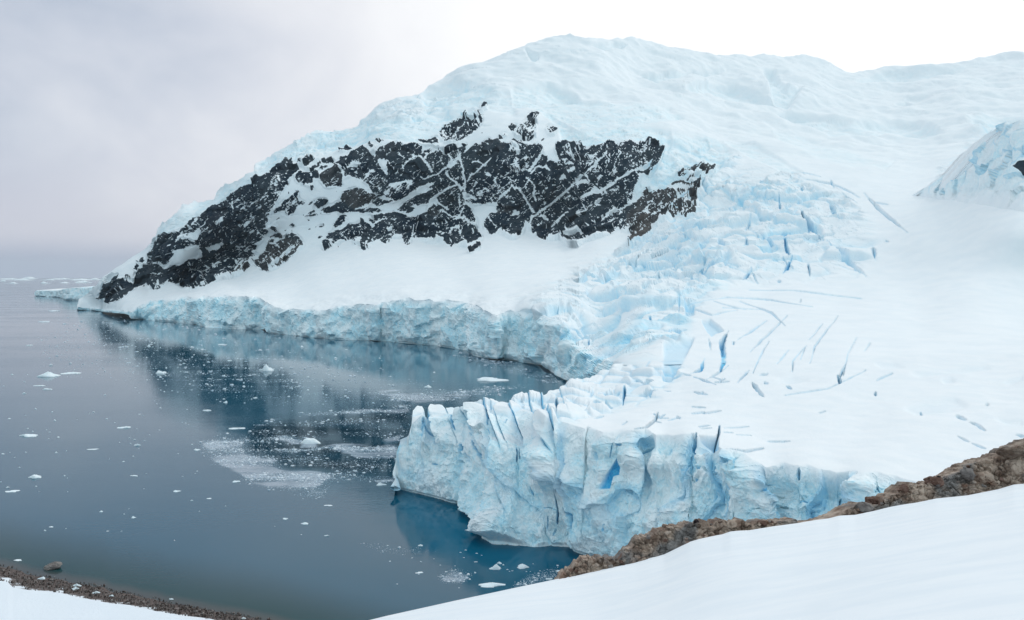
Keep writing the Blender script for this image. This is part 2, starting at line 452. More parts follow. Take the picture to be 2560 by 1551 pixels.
# ------------------------------------------------------------------ survey rasters
exec_paint = None
ROCKF = np.full((RH, RW), -1.0, np.float32)
def paint_rock(spec):
    for ln in spec.strip().splitlines():
        ln = ln.strip()
        if not ln: continue
        op, win, rest = ln.split(None, 2)
        if op in '+-h':
            r = poly_mask(tr(win, parse(rest)))
            if r is None: continue
            sl_, m = r
            ROCKF[sl_][m] = {'+': 1.0, '-': -1.0, 'h': 0.30}[op]
        else:
            wd, rest = rest.split(None, 1)
            wd = float(wd) / WIN[win][2]
            r = line_dist(tr(win, parse(rest)), wd)
            if r is None: continue
            sl_, d = r
            v = -1.0 if op == 'l' else 1.0
            ROCKF[sl_][d < wd * 0.40 + 0.25] = v
ROCK_SPEC = """
+ W1 85,1420 180,1300 235,1220 300,1110 405,1045 350,1150 480,1160 590,1180 620,1140 630,1060 660,1040 740,1000 790,900 830,780 880,690 900,600 1000,540 1070,490 1180,490 1260,470 1330,420 1420,340 1500,270 1600,220 1700,140 1850,60 1980,10 2130,-60 2297,-100 2297,900 2200,980 1960,1110 1800,1170 1460,1285 1380,1270 1280,1240 1150,1180 1060,1200 950,1300 880,1290 800,1230 780,1190 690,1250 520,1370 340,1480 240,1490 220,1430
+ W1 650,890 740,820 760,880 690,920
+ W1 600,1000 650,940 700,960 650,1030
+ W1 480,1120 520,1100 560,1140 500,1150
+ W1 720,1300 745,1260 765,1290
- W1 1010,1000 1090,910 1180,790 1230,720 1330,690 1450,640 1520,630 1540,700 1570,800 1560,830 1440,830 1330,890 1160,950 1060,990
- W1 1060,700 1180,640 1250,590 1330,540 1330,490 1260,530 1180,560 1190,600 1130,640
- W1 1400,580 1470,600 1510,540 1560,500 1560,400 1500,440 1440,500 1340,550 1280,580 1370,560
- W1 870,900 960,880 1010,930 1080,920 1040,970 1010,990 960,930 870,910
- W1 880,1060 970,1040 1000,1010 960,1070
- W1 1760,340 1900,220 1950,190 2000,230 1960,280 1820,320
- W1 1630,700 1720,680 1860,590 1880,620 1760,710 1680,740
- W1 2180,330 2290,260 2290,300
l W1 14 1480,1170 1650,1020
l W1 22 1490,1260 1620,1190
l W1 25 1800,1100 2000,980
l W1 30 2090,1130 2297,900
l W1 30 1750,1010 1850,960
h W1 1320,980 1560,940 1900,960 1700,1080 1400,1060
+ W2 0,960 130,850 220,770 330,710 390,700 430,640 560,590 650,530 730,480 830,460 900,390 980,360 1010,440 1090,470 1080,520 960,570 900,640 930,660 870,750 800,860 740,960 700,1030 650,1140 640,1240 580,1310 660,1310 660,1370 560,1460 540,1493 0,1493
h W2 820,480 930,420 960,480 840,640 720,750 640,780 620,760 720,660
h W2 100,960 180,920 290,910 330,950 320,1040 250,1050 130,1050 60,1010
h W2 0,1140 80,1100 100,1170 0,1230
- W2 290,1260 340,1210 420,1180 380,1240 310,1270
- W2 340,1410 390,1350 480,1310 460,1350 370,1400
- W2 520,1210 590,1150 580,1190
- W2 0,1340 50,1280 120,1290 60,1340 0,1370
+ W3 0,0 680,0 700,60 690,190 640,230 620,260 700,240 710,290 640,380 560,470 500,530 460,590 500,690 430,740 330,790 200,870 90,970 0,1035
- W3 310,190 370,120 440,110 400,160 330,190
- W3 370,340 420,280 510,240 480,280 400,320
- W3 550,130 630,70 620,110
h W3 170,520 270,470 290,540 200,560
h W3 300,580 330,460 410,490 400,560 340,620
+ W3 480,720 540,640 640,590 660,520 690,380 760,350 860,320 900,330 880,390 960,410 1010,360 1080,330 1140,370 1200,450 1250,540 1190,560 1130,630 1000,730 900,780 840,830 760,880 690,910 600,900 540,880 480,800
+ W3 70,1030 200,900 300,830 430,780 400,850 320,920 200,990
l W3 30 820,770 880,690 960,650 1020,610 1060,570 1110,540
l W3 25 480,750 560,650 640,600 660,520 690,380 720,320 740,200 720,80
l W3 34 80,1000 260,840 380,750 450,720 500,690
l W3 25 500,530 560,470 620,440
- W3 720,720 790,750 820,760 780,800 690,850 760,790
- W3 690,400 760,380 840,400 860,420 770,500 740,500 790,430
l W3 20 690,860 760,800
+ W3 1030,190 1080,160 1100,200 1090,240 1050,220
+ W3 1060,260 1110,320 1080,310
+ W3 960,270 1020,265 970,300
+ W3 770,140 860,60 880,70 800,140
+ W3 760,180 820,170 850,210 830,300 800,330 760,260
+ W2 1340,500 1350,460 1440,400 1560,340 1590,400 1650,370 1680,290 1720,310 1800,290 1900,230 1990,180 2060,220 2100,260 2170,300 2230,200 2297,170 2297,640 2230,600 2140,470 2050,540 2030,600 1960,640 1900,600 1800,570 1740,620 1720,520 1700,460 1620,430 1520,450 1420,510 1360,510
- W2 2210,350 2297,340 2297,540 2240,480
- W2 1760,450 1860,360 1930,380 1990,410 1850,430 1760,480
+ W2 1380,640 1400,580 1480,530 1540,510 1630,450 1690,500 1710,560 1700,650 1690,730 1600,720 1540,730 1480,760 1430,700
l W2 20 1350,520 1400,470 1550,430 1620,430 1700,480 1720,600
+ W2 1230,560 1340,530 1370,560 1370,620 1300,640 1270,600
+ W2 1040,600 1080,560 1180,545 1230,560 1280,640 1280,700 1180,715 1080,690 1030,640
+ W2 1230,510 1330,470 1340,500 1260,550
+ W2 1140,440 1180,370 1260,330 1340,380 1330,420 1240,460 1160,470
l W2 10 1160,420 1240,380 1320,400
+ W2 1030,390 1060,370 1130,370 1110,400
+ W2 1400,215 1490,200 1450,230
+ W2 1350,300 1410,270 1380,290
+ W2 1610,250 1640,220 1720,200 1750,140 1800,160 1880,180 1790,210 1680,230
+ W2 1855,125 1925,115 1890,140
+ W2 2090,170 2120,140 2150,190 2180,200 2130,230
+ W2 2180,90 2250,85 2297,100 2220,130
+ W2 2000,660 2030,630 2110,600 2100,540 2150,510 2230,560 2297,640 2297,860 2250,840 2190,750 2080,690
l W2 14 2110,660 2200,740
l W2 14 2210,590 2290,640
+ W2 2080,690 2160,710 2250,840 2230,870 2150,800
+ W2 1670,910 1690,850 1740,790 1840,760 1910,745 2010,760 2080,800 2150,850 2200,880 2140,930 2100,990 2000,1010 1860,1050 1800,1040 1700,960
+ W2 2130,950 2200,910 2297,910 2297,990 2200,1010
+ W2 1600,970 1660,940 1700,960 1800,950 1900,980 2000,990 1870,1050 1990,1040 2100,1030 2250,1060 2260,1120 2100,1110 1990,1110 1930,1090 1800,1090 1680,1120 1640,1080 1490,1110 1380,1070 1450,1020 1560,1000
l W2 14 1860,1060 1940,1040
- W2 2000,985 2050,970 2130,1010 2200,1050 2080,1030
+ W2 1290,990 1340,900 1440,905 1500,920 1450,990 1350,1050
+ W2 1230,960 1310,920 1290,950 1210,1000
+ W2 840,940 930,890 1000,830 1080,780 1050,880 1080,930 1180,940 1150,980 1060,990 1030,1050 1000,1110 900,1140 860,1080 710,1110 740,1040 820,1000
- W2 880,960 980,935 900,980
+ W2 920,810 940,800 930,860
+ W2 1200,1110 1290,1060 1320,1080 1240,1130
+ W2 1120,1130 1250,1130 1370,1110 1500,1090 1300,1150 1180,1160
+ W2 1250,740 1290,730 1270,790 1240,790
+ W2 1580,780 1640,800 1610,805
+ W2 1200,1190 1240,1210 1210,1225
+ W2 1280,1330 1380,1280 1450,1260 1440,1290 1330,1320
+ W2 1210,1350 1260,1325 1240,1355
+ W2 1420,1340 1510,1290 1450,1330
+ W2 1570,1280 1640,1220 1680,1150 1760,1140 1760,1220 1700,1290 1620,1330 1590,1310
+ W2 1470,1493 1540,1400 1600,1350 1700,1360 1720,1320 1800,1280 1960,1260 1970,1190 2010,1210 2040,1280 1980,1310 2120,1330 2200,1290 2297,1270 2297,1493
- W2 1640,1360 1690,1290 1750,1290 1690,1340
+ W2 2070,1200 2120,1190 2150,1220 2220,1180 2297,1130 2297,1190 2230,1230 2140,1290
+ W2 2210,1130 2297,1090 2240,1140
+ W3 1430,420 1460,380 1530,365 1480,410
+ W3 1500,560 1560,500 1640,490 1650,530 1560,590
+ W3 1660,480 1720,400 1780,410 1780,490 1700,510
+ W3 1730,540 1780,530 1760,555
+ W3 1570,440 1620,330 1700,300 1740,280 1860,240 2010,200 2200,190 2300,260 2464,210 2464,460 2380,450 2300,480 2210,500 2220,560 2140,580 2080,540 2140,440 2080,430 2030,510 1990,480 2010,420 1900,420 1820,400 1770,360 1740,390 1660,430
- W3 2060,490 2120,430 2070,520
- W3 1760,280 1810,220 1900,220 1860,250 1780,290
l W3 18 2290,260 2350,230 2464,200
- W3 2010,320 2040,330 2030,350
l W3 16 2080,280 2130,245
h W4 900,500 990,410 1090,370 1170,290 1230,260 1310,190 1330,180 1310,250 1400,270 1420,180 1500,180 1530,280 1500,370 1440,430 1380,480 1280,560 1200,620 1100,620 1000,600 910,540
+ W4 1230,330 1330,270 1400,320 1440,400 1300,450 1200,430
+ W4 1080,420 1200,400 1180,450 1080,450
+ W4 1480,130 1560,60 1600,60 1570,150 1530,150
+ W4 1900,400 1960,350 2060,400 2150,380 2170,450 2110,520 2050,520 1950,440
h W4 2150,380 2200,250 2297,160 2297,480 2250,560 2150,640 2100,560
+ W4 2160,250 2297,160 2280,260 2180,280
+ W4 1940,560 1990,540 2080,630 2130,720 2060,700 1950,620
h W4 1760,520 1880,470 1860,540 1760,590
+ W4 580,580 700,590 880,575 900,640 800,690 690,650 600,610
+ W4 0,760 60,700 150,690 240,640 370,615 330,720 400,700 520,680 600,680 660,690 660,760 720,740 780,720 900,670 960,740 1040,700 1120,690 1200,720 1240,640 1320,630 1300,760 1420,690 1620,540 1680,590 1780,610 1880,680 1960,690 1900,790 1980,730 2050,810 2120,850 2140,750 2180,670 2297,640 2297,1493 0,1493
+ W4 1490,490 1580,470 1530,500
+ W4 0,600 140,610 60,640
- W4 20,880 60,850 120,880 170,890 150,1000 180,1100 130,1060 60,960
- W4 180,1240 200,1200 300,1180 420,1160 520,1150 510,1230 440,1180 330,1210 300,1260
- W4 270,1493 280,1460 440,1380 480,1330 560,1280 640,1230 700,1220 720,1190 840,1190 740,1260 820,1270 700,1320 560,1380 460,1450 380,1493
- W4 130,1310 190,1290 190,1350 130,1340
- W4 0,1400 120,1370 220,1410 200,1450 60,1420
l W4 22 700,1140 800,1090 900,1060 960,990 1020,970 1100,950 1180,850 1240,790
- W4 1010,960 1060,900 1120,900 1220,830 1240,870 1180,900 1140,960 1060,990
l W4 30 1220,860 1260,980 1300,1090 1300,1180 1290,1290
l W4 26 1000,1050 1080,1130 1180,1190 1250,1270
l W4 24 690,870 780,770 890,680
l W4 22 900,680 960,740 1050,820 1120,910
l W4 40 520,830 620,860 720,920 800,1030
l W4 20 660,770 720,830
l W4 18 600,830 680,760
l W4 18 380,980 440,930 530,860 560,850
l W4 16 320,740 410,650
l W4 18 320,760 420,870
l W4 30 1030,690 1200,630 1300,590 1420,480
l W4 30 1290,770 1420,690 1600,560
l W4 24 1340,1170 1400,1090 1500,1010 1580,940 1680,860
l W4 18 1420,910 1520,920 1590,960
- W4 1580,1070 1640,1050 1700,1100 1640,1110
l W4 14 1800,1120 1900,1030 2000,920 2110,850
h W4 1950,950 2100,870 2150,1000 2140,1100 2040,1090 1960,1040
l W4 26 2150,640 2140,760 2140,900 2170,1020 2140,1160 2080,1270
l W4 24 1730,1480 1850,1360 1920,1290 2010,1210 2060,1180 2130,1100
h W4 1950,1180 2050,1140 2130,1160 2110,1280 2000,1290
l W4 28 2080,1290 2140,1400 2180,1480
- W4 1260,1340 1300,1330 1400,1370 1440,1430 1300,1440
l W4 20 760,1480 850,1400 960,1320 1080,1250 1180,1220
l W4 12 1430,1390 1550,1340
l W4 14 1550,1260 1660,1330
l W4 12 1700,1280 1750,1210
l W4 20 2170,1120 2240,1180 2270,1250
l W4 16 1490,800 1590,780
l W4 14 1330,790 1330,860
l W4 14 240,1420 300,1290 340,1240
l W4 26 1990,640 2060,790
l W4 16 640,1090 700,1140
+ W5 0,700 120,570 270,520 380,560 450,590 540,610 640,590 720,550 740,480 800,430 840,380 890,290 1040,190 1200,190 1270,300 1340,450 1370,490 1420,600 1460,680 1470,760 1500,830 1530,890 1480,940 1420,990 1340,1020 1300,980 1200,1000 1110,1000 1090,1040 1020,970 960,930 870,900 830,950 740,940 640,890 540,900 490,890 480,990 400,940 370,880 300,870 210,900 180,950 120,960 60,940 0,950
+ W5 300,490 400,400 480,360 580,290 720,240 800,270 760,360 700,400 640,400 600,440 570,400 500,440 420,420 560,460 520,510 440,540 420,510 340,510
- W5 440,590 520,560 600,430 680,400 750,450 720,540 640,590 540,610
- W5 60,500 130,400 240,370 330,340 440,290 480,330 400,400 300,480 240,500 130,560 60,600
+ W5 0,340 80,330 130,390 100,430 0,400
+ W5 220,450 300,440 260,470
+ W5 230,340 260,260 330,190 420,180 440,260 360,330 280,350
l W5 26 0,720 60,690 110,650
l W5 24 30,600 110,560 250,520
+ W5 0,460 60,470 90,520 120,520 60,570 30,540
l W5 22 940,480 1010,540 1060,590 1130,590 1180,590 1220,540 1280,470
l W5 24 950,880 1040,830 1110,770 1200,710
l W5 24 1200,590 1300,620 1360,680 1410,750 1470,760
l W5 22 1090,660 1170,610
l W5 30 760,370 850,290 950,220 1070,150
- W5 760,380 860,300 890,340 870,440 830,400
l W5 30 850,360 940,420 1040,480
l W5 16 1230,300 1220,420 1200,520
l W5 14 1280,300 1340,440
- W5 1260,230 1380,270 1460,330 1440,350 1300,330
l W5 22 1370,480 1450,410
l W5 20 1370,480 1400,540 1470,600
- W5 150,790 240,770 250,800 180,820
- W5 610,720 680,720 720,760 660,750
- W5 790,750 830,730 860,760
h W5 940,690 1000,660 1060,690 1040,740 960,760
l W5 20 870,850 920,800
l W5 22 520,880 530,810
- W5 1490,400 1580,390 1680,430 1700,400 1680,340 1710,400 1720,470 1740,530 1650,530 1590,600 1550,740 1600,770 1700,860 1480,830 1440,700 1470,600 1530,530 1500,460
+ W5 1550,740 1570,620 1620,560 1680,520 1740,540 1720,480 1740,420 1850,320 1950,220 2080,230 2120,330 2180,440 2210,510 2220,590 2200,690 2130,660 2120,780 2080,850 2000,900 1940,900 1860,840 1810,780 1760,770 1700,850 1640,800
- W5 1940,550 1980,480 2090,490 2130,420 2200,470 2130,540 2100,520 2040,540 1960,560
l W5 30 2110,230 2170,360 2240,450 2260,560 2230,650 2200,720
l W5 30 1700,430 1780,350 1850,280 1930,210
l W5 16 1620,600 1650,660 1720,710
- W5 2110,720 2190,720 2200,760 2130,750
+ W5 1310,1110 1340,1070 1420,1030 1450,990 1510,990 1500,1040 1420,1070 1400,1100
+ W6 0,480 120,500 250,450 330,520 320,610 410,640 390,730 520,710 560,690 550,640 520,600 510,510 580,460 640,410 720,430 790,460 880,480 950,500 940,560 1030,520 1130,460 1200,500 1250,440 1370,460 1480,440 1560,410 1700,480 1720,440 1830,450 1920,480 1990,540 2050,570 2030,640 1990,740 1950,810 1880,880 1820,890 1740,870 1690,890 1720,950 1690,1000 1650,1060 1640,1180 1620,1280 1560,1310 1460,1390 1380,1493 0,1493
- W6 310,620 360,540 480,480 540,620 560,690 500,710 400,730 400,650
- W6 620,720 720,690 790,760 720,780 650,740
- W6 690,870 790,800 820,810 800,860 720,880
- W6 560,960 600,910 660,900 680,960 600,970
- W6 230,790 260,760 350,800 380,760 450,870 350,820
l W6 34 230,1490 330,1400 430,1330 560,1220 700,1110 800,1000 930,880 1040,790 1140,700 1240,620
l W6 14 1240,620 1280,520
- W6 790,1010 880,980 980,980 1030,1040 920,1030 830,1030
l W6 20 960,920 1030,1000
- W6 960,1210 1030,1130 1080,1050 1120,1110 1280,1060 1310,1050 1230,1120 1100,1180 1000,1230
l W6 40 900,1250 1000,1190 1120,1140 1290,1060
l W6 26 1290,1070 1400,980 1530,910 1650,850 1760,800 1880,740
- W6 1700,830 1800,780 1890,740 1860,790 1760,850
- W6 1090,850 1150,810 1210,850
h W6 1600,560 1700,480 1800,540 1720,620 1620,610
h W6 890,700 960,640 1060,640 1150,680 1060,760 980,760 900,720
l W6 12 720,560 780,690
l W6 12 800,560 880,700
l W6 10 640,540 700,540
l W6 20 870,1490 980,1420 1080,1350 1210,1240
l W6 16 900,1320 940,1380 950,1440
l W6 20 740,1420 830,1340
l W6 40 130,860 200,740 290,640
l W6 30 160,900 240,780
l W6 34 0,1100 60,1220 130,1330 200,1450
l W6 26 90,950 160,1010 210,1060 190,1180 230,1280
l W6 14 630,1250 720,1200
- W6 1100,1370 1170,1360 1200,1390 1150,1390
- W6 340,1290 380,1300 340,1350
l W6 16 1370,1490 1480,1390 1600,1310 1670,1280
h W6 360,220 480,200 560,240 540,270 450,330 400,280
+ W6 290,400 330,360 370,380
+ W6 100,90 150,40 250,0 270,60 200,180 140,170
h W6 0,200 120,120 220,200 200,400 100,460 0,440
+ W7 120,720 160,620 260,560 500,560 1000,560 1100,560 1200,560 1330,480 1450,440 1520,360 1560,260 1590,260 1580,320 1700,270 1780,260 1880,290 1930,340 1940,430 2000,400 2200,180 2220,290 2180,400 2190,500 2150,570 2000,610 1960,570 1860,620 1850,690 1770,700 1740,740 1690,770 1640,740 1640,820 1590,850 1530,840 1490,900 1330,960 1370,820 1300,740 1290,780 1200,750 1110,810 1040,820 890,870 870,880 800,890 750,930 710,960 600,960 560,910 510,900 530,830 420,890 360,870 320,870 260,850 150,800
- W7 240,600 270,580 350,620 360,660 290,640
l W7 30 390,700 480,650 560,600 620,570
- W7 530,850 600,810 720,760 800,790 700,830 560,860
- W7 550,800 590,770 610,810
l W7 20 730,600 830,540 930,470 1040,370
l W7 18 1000,680 1100,610 1200,540 1400,410
l W7 18 1010,720 1150,650 1280,580
- W7 1480,610 1540,540 1570,510 1600,560 1580,590 1520,570
h W7 1540,420 1620,380 1670,440 1640,510 1570,520
- W7 1830,250 1900,260 2010,270 2130,280 2100,320 1990,330 1920,310
h W7 1920,300 2100,280 2200,300 2120,380 2000,400 1940,330
l W7 30 1970,400 2060,340
- W7 2040,430 2110,420 2090,445
+ W7 1900,90 1960,60 2060,70 2080,10 2200,-40 2350,20 2400,40 2350,110 2200,150 2180,100 2080,140 1940,150
l W7 14 1960,120 2130,60
+ W7 2000,180 2160,160 2100,190
+ W7 1800,240 1900,215 2000,230 2150,210 2210,170 2200,220 2080,260 1950,255
+ P 2538,422 2548,412 2565,408 2600,400 2600,445 2556,436
"""
paint_rock(ROCK_SPEC)
ROCKREGION = blur((ROCKF > -0.5).astype(np.float32), 6) > 0.22          # coarse outline of the rock face, snow ledges included
ROCKF = blur(ROCKF, 1)
BROWN = np.zeros((RH, RW), np.float32)
for win, v, s in (('W7', 1.0, "1330,960 1370,820 1430,640 1490,600 1600,570 1640,740 1640,820 1590,850 1530,840 1490,900"),
                  ('W7', 0.55, "1300,740 1330,600 1450,440 1560,260 1780,240 2220,170 2420,0 1900,0 1880,60 2220,300 2200,570 1850,700 1700,780 1640,740 1600,560 1490,600 1400,740"),
                  ('W3', 0.5, "480,720 540,640 640,590 690,380 900,330 1000,400 1250,540 1130,630 840,830 690,910 540,880"),
                  ('W3', 0.8, "70,1030 200,900 300,830 430,780 400,850 320,920 200,990"),
                  ('W2', 0.55, "1670,910 1690,850 1840,760 2010,760 2200,880 2100,990 1860,1050"),
                  ('W2', 0.35, "1380,640 1400,580 1630,450 1710,560 1690,730 1480,760"),
                  ('W5', 0.35, "720,550 740,480 900,480 960,560 800,620"),
                  ('W5', 0.4, "1740,480 1960,440 1960,560 1740,540")):
    r = poly_mask(tr(win, parse(s)))
    BROWN[r[0]][r[1]] = v
BROWN = blur(BROWN, 2) * 0.8

CREV = np.zeros((RH, RW), np.float32)
BLUE = np.zeros((RH, RW), np.float32)
def crack(win, wd, depth, blue, pts):
    wd = wd / WIN[win][2]
    depth = min(depth, 0.6 + wd * (1.1 if win[0] == 'C' else 0.8))
    blue = max(blue, 0.36)
    r = line_dist(tr(win, parse(pts)), wd + 2)
    if r is None: return
    sl_, d = r
    yy, xx = np.mgrid[sl_].astype(np.float32)
    q = tr(win, parse(pts))
    ang = q[-1] - q[0]
    ln_ = np.hypot(*ang) + 1e-6
    tt = ((xx - q[0][0]) * ang[0] + (yy - q[0][1]) * ang[1]) / ln_ ** 2
    tap = np.clip(1.15 - np.abs(tt * 2 - 1) ** 2.2 * 0.95, 0.12, 1) if ln_ > 14 else 1.0
    nz_ = fbm(xx * .11, yy * .11, xx * 0 + wd, 3)
    wob = np.maximum(wd * 0.46 * tap * (1 + 0.75 * nz_ + 0.4 * fbm(xx * .35, yy * .35, xx * 0, 2)), 0.55)
    k = smooth(wob - d, -0.9, np.maximum(wob * 0.55, .6))
    CREV[sl_] = np.maximum(CREV[sl_], k * depth)
    BLUE[sl_] = np.maximum(BLUE[sl_], smooth(wob - d, -1.9, np.maximum(wob * 0.6, .5)) * blue * (0.8 + 0.5 * nz_))
def crack_poly(win, depth, blue, pts, soft=1):
    r = poly_mask(tr(win, parse(pts)))
    sl_, m = r
    t = np.zeros((RH, RW), np.float32)
    t[sl_][m] = 1
    y0, y1 = max(0, sl_[0].start - 8), min(RH, sl_[0].stop + 8); x0, x1 = max(0, sl_[1].start - 8), min(RW, sl_[1].stop + 8)
    b = blur(t[y0:y1, x0:x1], soft)
    CREV[y0:y1, x0:x1] = np.maximum(CREV[y0:y1, x0:x1], b * depth)
    BLUE[y0:y1, x0:x1] = np.maximum(BLUE[y0:y1, x0:x1], b * blue)
CRACKS = """
C1 18 6 1 1320,240 1345,350 1370,500 1385,620
C1 20 5 1 820,430 850,470 870,580 910,670
C1 10 3 .3 960,260 1000,400 1040,560 1070,680
C1 26 6 1 1110,780 1150,930 1200,1040 1220,1130
C1 25 4 1 1000,880 1000,950
C1 36 4 .8 450,480 500,620 560,680 620,610
C1 16 9 .5 460,330 510,430
C1 14 3 .6 1640,510 1630,580
C1 28 4 .9 1780,940 1800,1030 1790,1150
C1 14 3 .8 1840,960 1860,1120
C1 30 4 .8 2110,770 2060,920 2010,1020
C1 16 2 .6 580,1150 640,1160
C1 12 2 .3 2120,1080 2050,1190
C1 12 2 .7 2080,640 2100,670
C1 12 2 .6 1400,700 1420,760
C1 20 3 .3 1040,1000 1060,1120
C2 28 5 1 1310,190 1330,350 1340,500 1310,680
C2 32 5 .85 1470,420 1560,560 1590,700 1580,860
C2 14 2 .4 1165,560 1165,800
C2 25 3 .7 920,120 930,220
C2 20 2 .6 200,480 220,580
C2 14 2 .7 2090,680 2090,780
C2 14 2 .2 1060,460 1180,420 1300,460
C2 22 2 .4 1290,760 1250,860
C3 24 3 .8 330,560 400,560
C3 36 8 1 1380,380 1370,520 1360,640 1400,680
C3 28 8 .9 1720,230 1710,350 1680,450 1690,560
C3 12 2 .6 690,540 600,690
C3 12 2 .5 160,530 140,720
C3 14 2 .5 20,640 10,750
C3 22 3 .9 1640,840 1630,920
C3 22 4 .9 2080,800 2090,970
C3 22 3 .9 1430,980 1410,1075
C3 24 4 1 1770,1310 1770,1400
C3 34 4 .9 1970,1130 1960,1250 1925,1385
C3 20 2 .5 1400,800 1440,880 1500,860
C3 18 2 .7 940,860 960,860
C3 14 2 .6 750,450 700,540
C3 10 2 .5 1040,600 1020,690
C3 34 5 .35 830,40 800,150 740,220 650,290 500,310
C3 30 3 .3 1100,110 1140,130
C3 12 2 .2 1790,270 1930,260 2140,245
C3 14 2 .2 1780,340 1910,345
C3 10 1.5 .1 1960,375 2170,378
R4 20 4 .7 1020,700 1020,770
R4 10 2 .5 790,850 880,790
R4 12 2 .6 980,915 1040,905 1080,920
R4 16 3 .8 1310,870 1280,945
R4 34 2 .4 1380,780 1370,870
R4 8 2 .6 1480,820 1540,850 1565,890
R4 8 2 .3 820,518 960,515
R4 14 3 .2 550,575 680,590 790,570
R4 22 6 .9 1270,100 1285,150
R4 12 5 .6 1300,60 1285,110
R4 5 3 .2 1330,0 1300,70
R4 14 7 1 1510,205 1510,218
R4 24 4 .25 720,150 790,235
R4 10 3 .5 1800,310 1805,340
R4 22 3 .3 2030,350 2090,380
R4 16 3 .3 2120,395 2160,410 2210,450
R4 9 2 .15 2040,480 2110,520
R4 9 2 .2 2130,530 2215,562
R4 8 2 .1 1150,335 1190,320
R4 18 3 .5 940,170 970,190
R4 16 3 .5 800,150 815,155
R4 10 3 .4 640,125 690,80
R4 14 3 .5 2420,480 2464,495
R4 12 3 .6 1930,735 2000,745
R4 10 2 .2 1520,130 1620,88
R4 9 2 .3 2225,280 2226,288
R5 40 9 1 1400,770 1370,830 1375,900 1385,960 1360,1010
R5 14 4 .3 1290,1070 1380,1010
R5 22 6 .9 1245,960 1230,1010 1180,1030
R5 12 4 .3 1590,870 1650,800 1770,690
R5 9 3 .1 1770,690 1700,630 1550,570
R5 12 3 .5 1520,780 1630,710
R5 10 3 .2 1600,990 1660,870
R5 14 3 .2 1760,960 1805,905
R5 9 3 .3 1850,1010 1850,960 1915,880
R5 9 3 .1 1980,940 2000,850 2110,710
R5 5 2 .05 1980,790 2030,730
R5 5 2 .1 2200,1020 2225,910 2265,830
R5 22 5 1 710,1140 700,1190
R5 30 7 1 245,1210 245,1290
R5 14 3 .8 470,870 470,885
R5 14 4 .9 880,650 885,665
R5 16 5 1 1160,375 1162,380
R5 10 4 .3 1490,1090 1530,1040
R5 16 4 .5 1210,1075 1290,1110
R5 26 4 .6 1010,740 1090,740
R5 14 3 .6 400,740 430,780
R5 26 5 .9 1800,350 1830,320
R5 18 3 .5 840,1110 880,1100
R5 40 3 .35 830,1160 900,1160
R5 12 3 .4 1640,1050 1670,1048
R5 30 2 .2 560,1180 640,1170
R5 12 2 .4 1285,830 1290,870
R5 10 3 .6 1450,830 1448,845
I7 50 9 .6 1250,580 1280,650 1380,740 1480,850
I7 40 8 1 640,850 700,880
I7 50 5 .4 700,820 900,910
I7 26 5 .6 560,750 610,680
I7 30 5 .7 1000,790 1080,770
I7 32 7 .9 1040,850 1060,950 1130,1050
I7 30 5 .6 980,480 990,570
I7 24 4 .5 1250,260 1250,320
I7 40 4 .5 570,930 600,1000
I7 28 6 1 1040,1290 1110,1200
I7 22 5 .6 1330,1200 1350,1300
I7 44 5 .6 2130,980 2150,1090
I7 22 6 .25 1320,150 1600,190 1720,240 1890,320
I7 20 5 .6 1620,170 1640,230
I7 34 6 .25 2080,370 2220,520 2460,720
I7 36 5 .3 1790,350 1890,420
I7 28 4 .4 1600,420 1700,450
I7 60 5 .3 1600,500 1680,620
I7 70 5 .15 1650,980 1880,1150 2000,1290
I7 24 5 .6 600,1330 540,1380
I7 24 5 .8 180,1110 195,1115
I7 16 4 .15 750,280 1000,180 1140,170
I7 14 4 .3 640,1330 690,1400
I7 60 4 .5 250,950 290,990
I7 14 4 .5 110,1280 200,1265
I7 30 4 .6 970,1400 980,1402
I7 16 4 .5 2290,900 2305,902
I7 10 3 .1 1190,460 1110,490
I7 12 3 .1 1200,60 1400,90
R5 7 2 .1 1180,560 1400,522 1700,540 1900,575
R5 6 2 .1 1640,480 1860,482 2180,520
R5 7 3 .2 1170,600 1300,640 1420,622
R5 6 2 .2 1450,600 1640,612 1700,640
R5 6 2 .1 1360,570 1480,600
R5 5 2 .1 1880,1180 2080,1150 2270,1060
"""
for ln in CRACKS.strip().splitlines():  # a few long plateau arcs are shading bands, carved and tinted like cracks
    win, wd, dep, bl, pts = ln.split(None, 4)
    q_ = np.array(parse(pts))
    if win in ('R5', 'I7') and len(q_) > 1:
        a_, b_ = q_[0] + (q_[0] - q_[1]) * .4, q_[-1] + (q_[-1] - q_[-2]) * .4
        jj = rng.normal(0, 3, (2, 2))
        q2_ = np.vstack([a_ + jj[0], q_, b_ + jj[1]])
        crack(win, 1.5 * WIN[win][2], 1.5, .25, ' '.join('%f,%f' % tuple(v) for v in q2_))
    crack(win, float(wd), float(dep), float(bl), pts)
crack_poly('C3', 4.5, 1, "60,1160 110,980 190,830 330,680 335,870 290,960 200,990 170,1165")
crack_poly('C3', 5, .3, "1430,420 1690,430 1690,580 1560,640 1420,680")
crack_poly('R5', 5, .32, "970,1060 980,850 1180,800 1110,960 1020,1060", 2)
crack_poly('R5', 4, .35, "1230,680 1290,670 1380,740 1320,770 1300,790", 1)
crack_poly('R5', 4, .3, "1120,580 1180,570 1180,630 1120,640", 1)

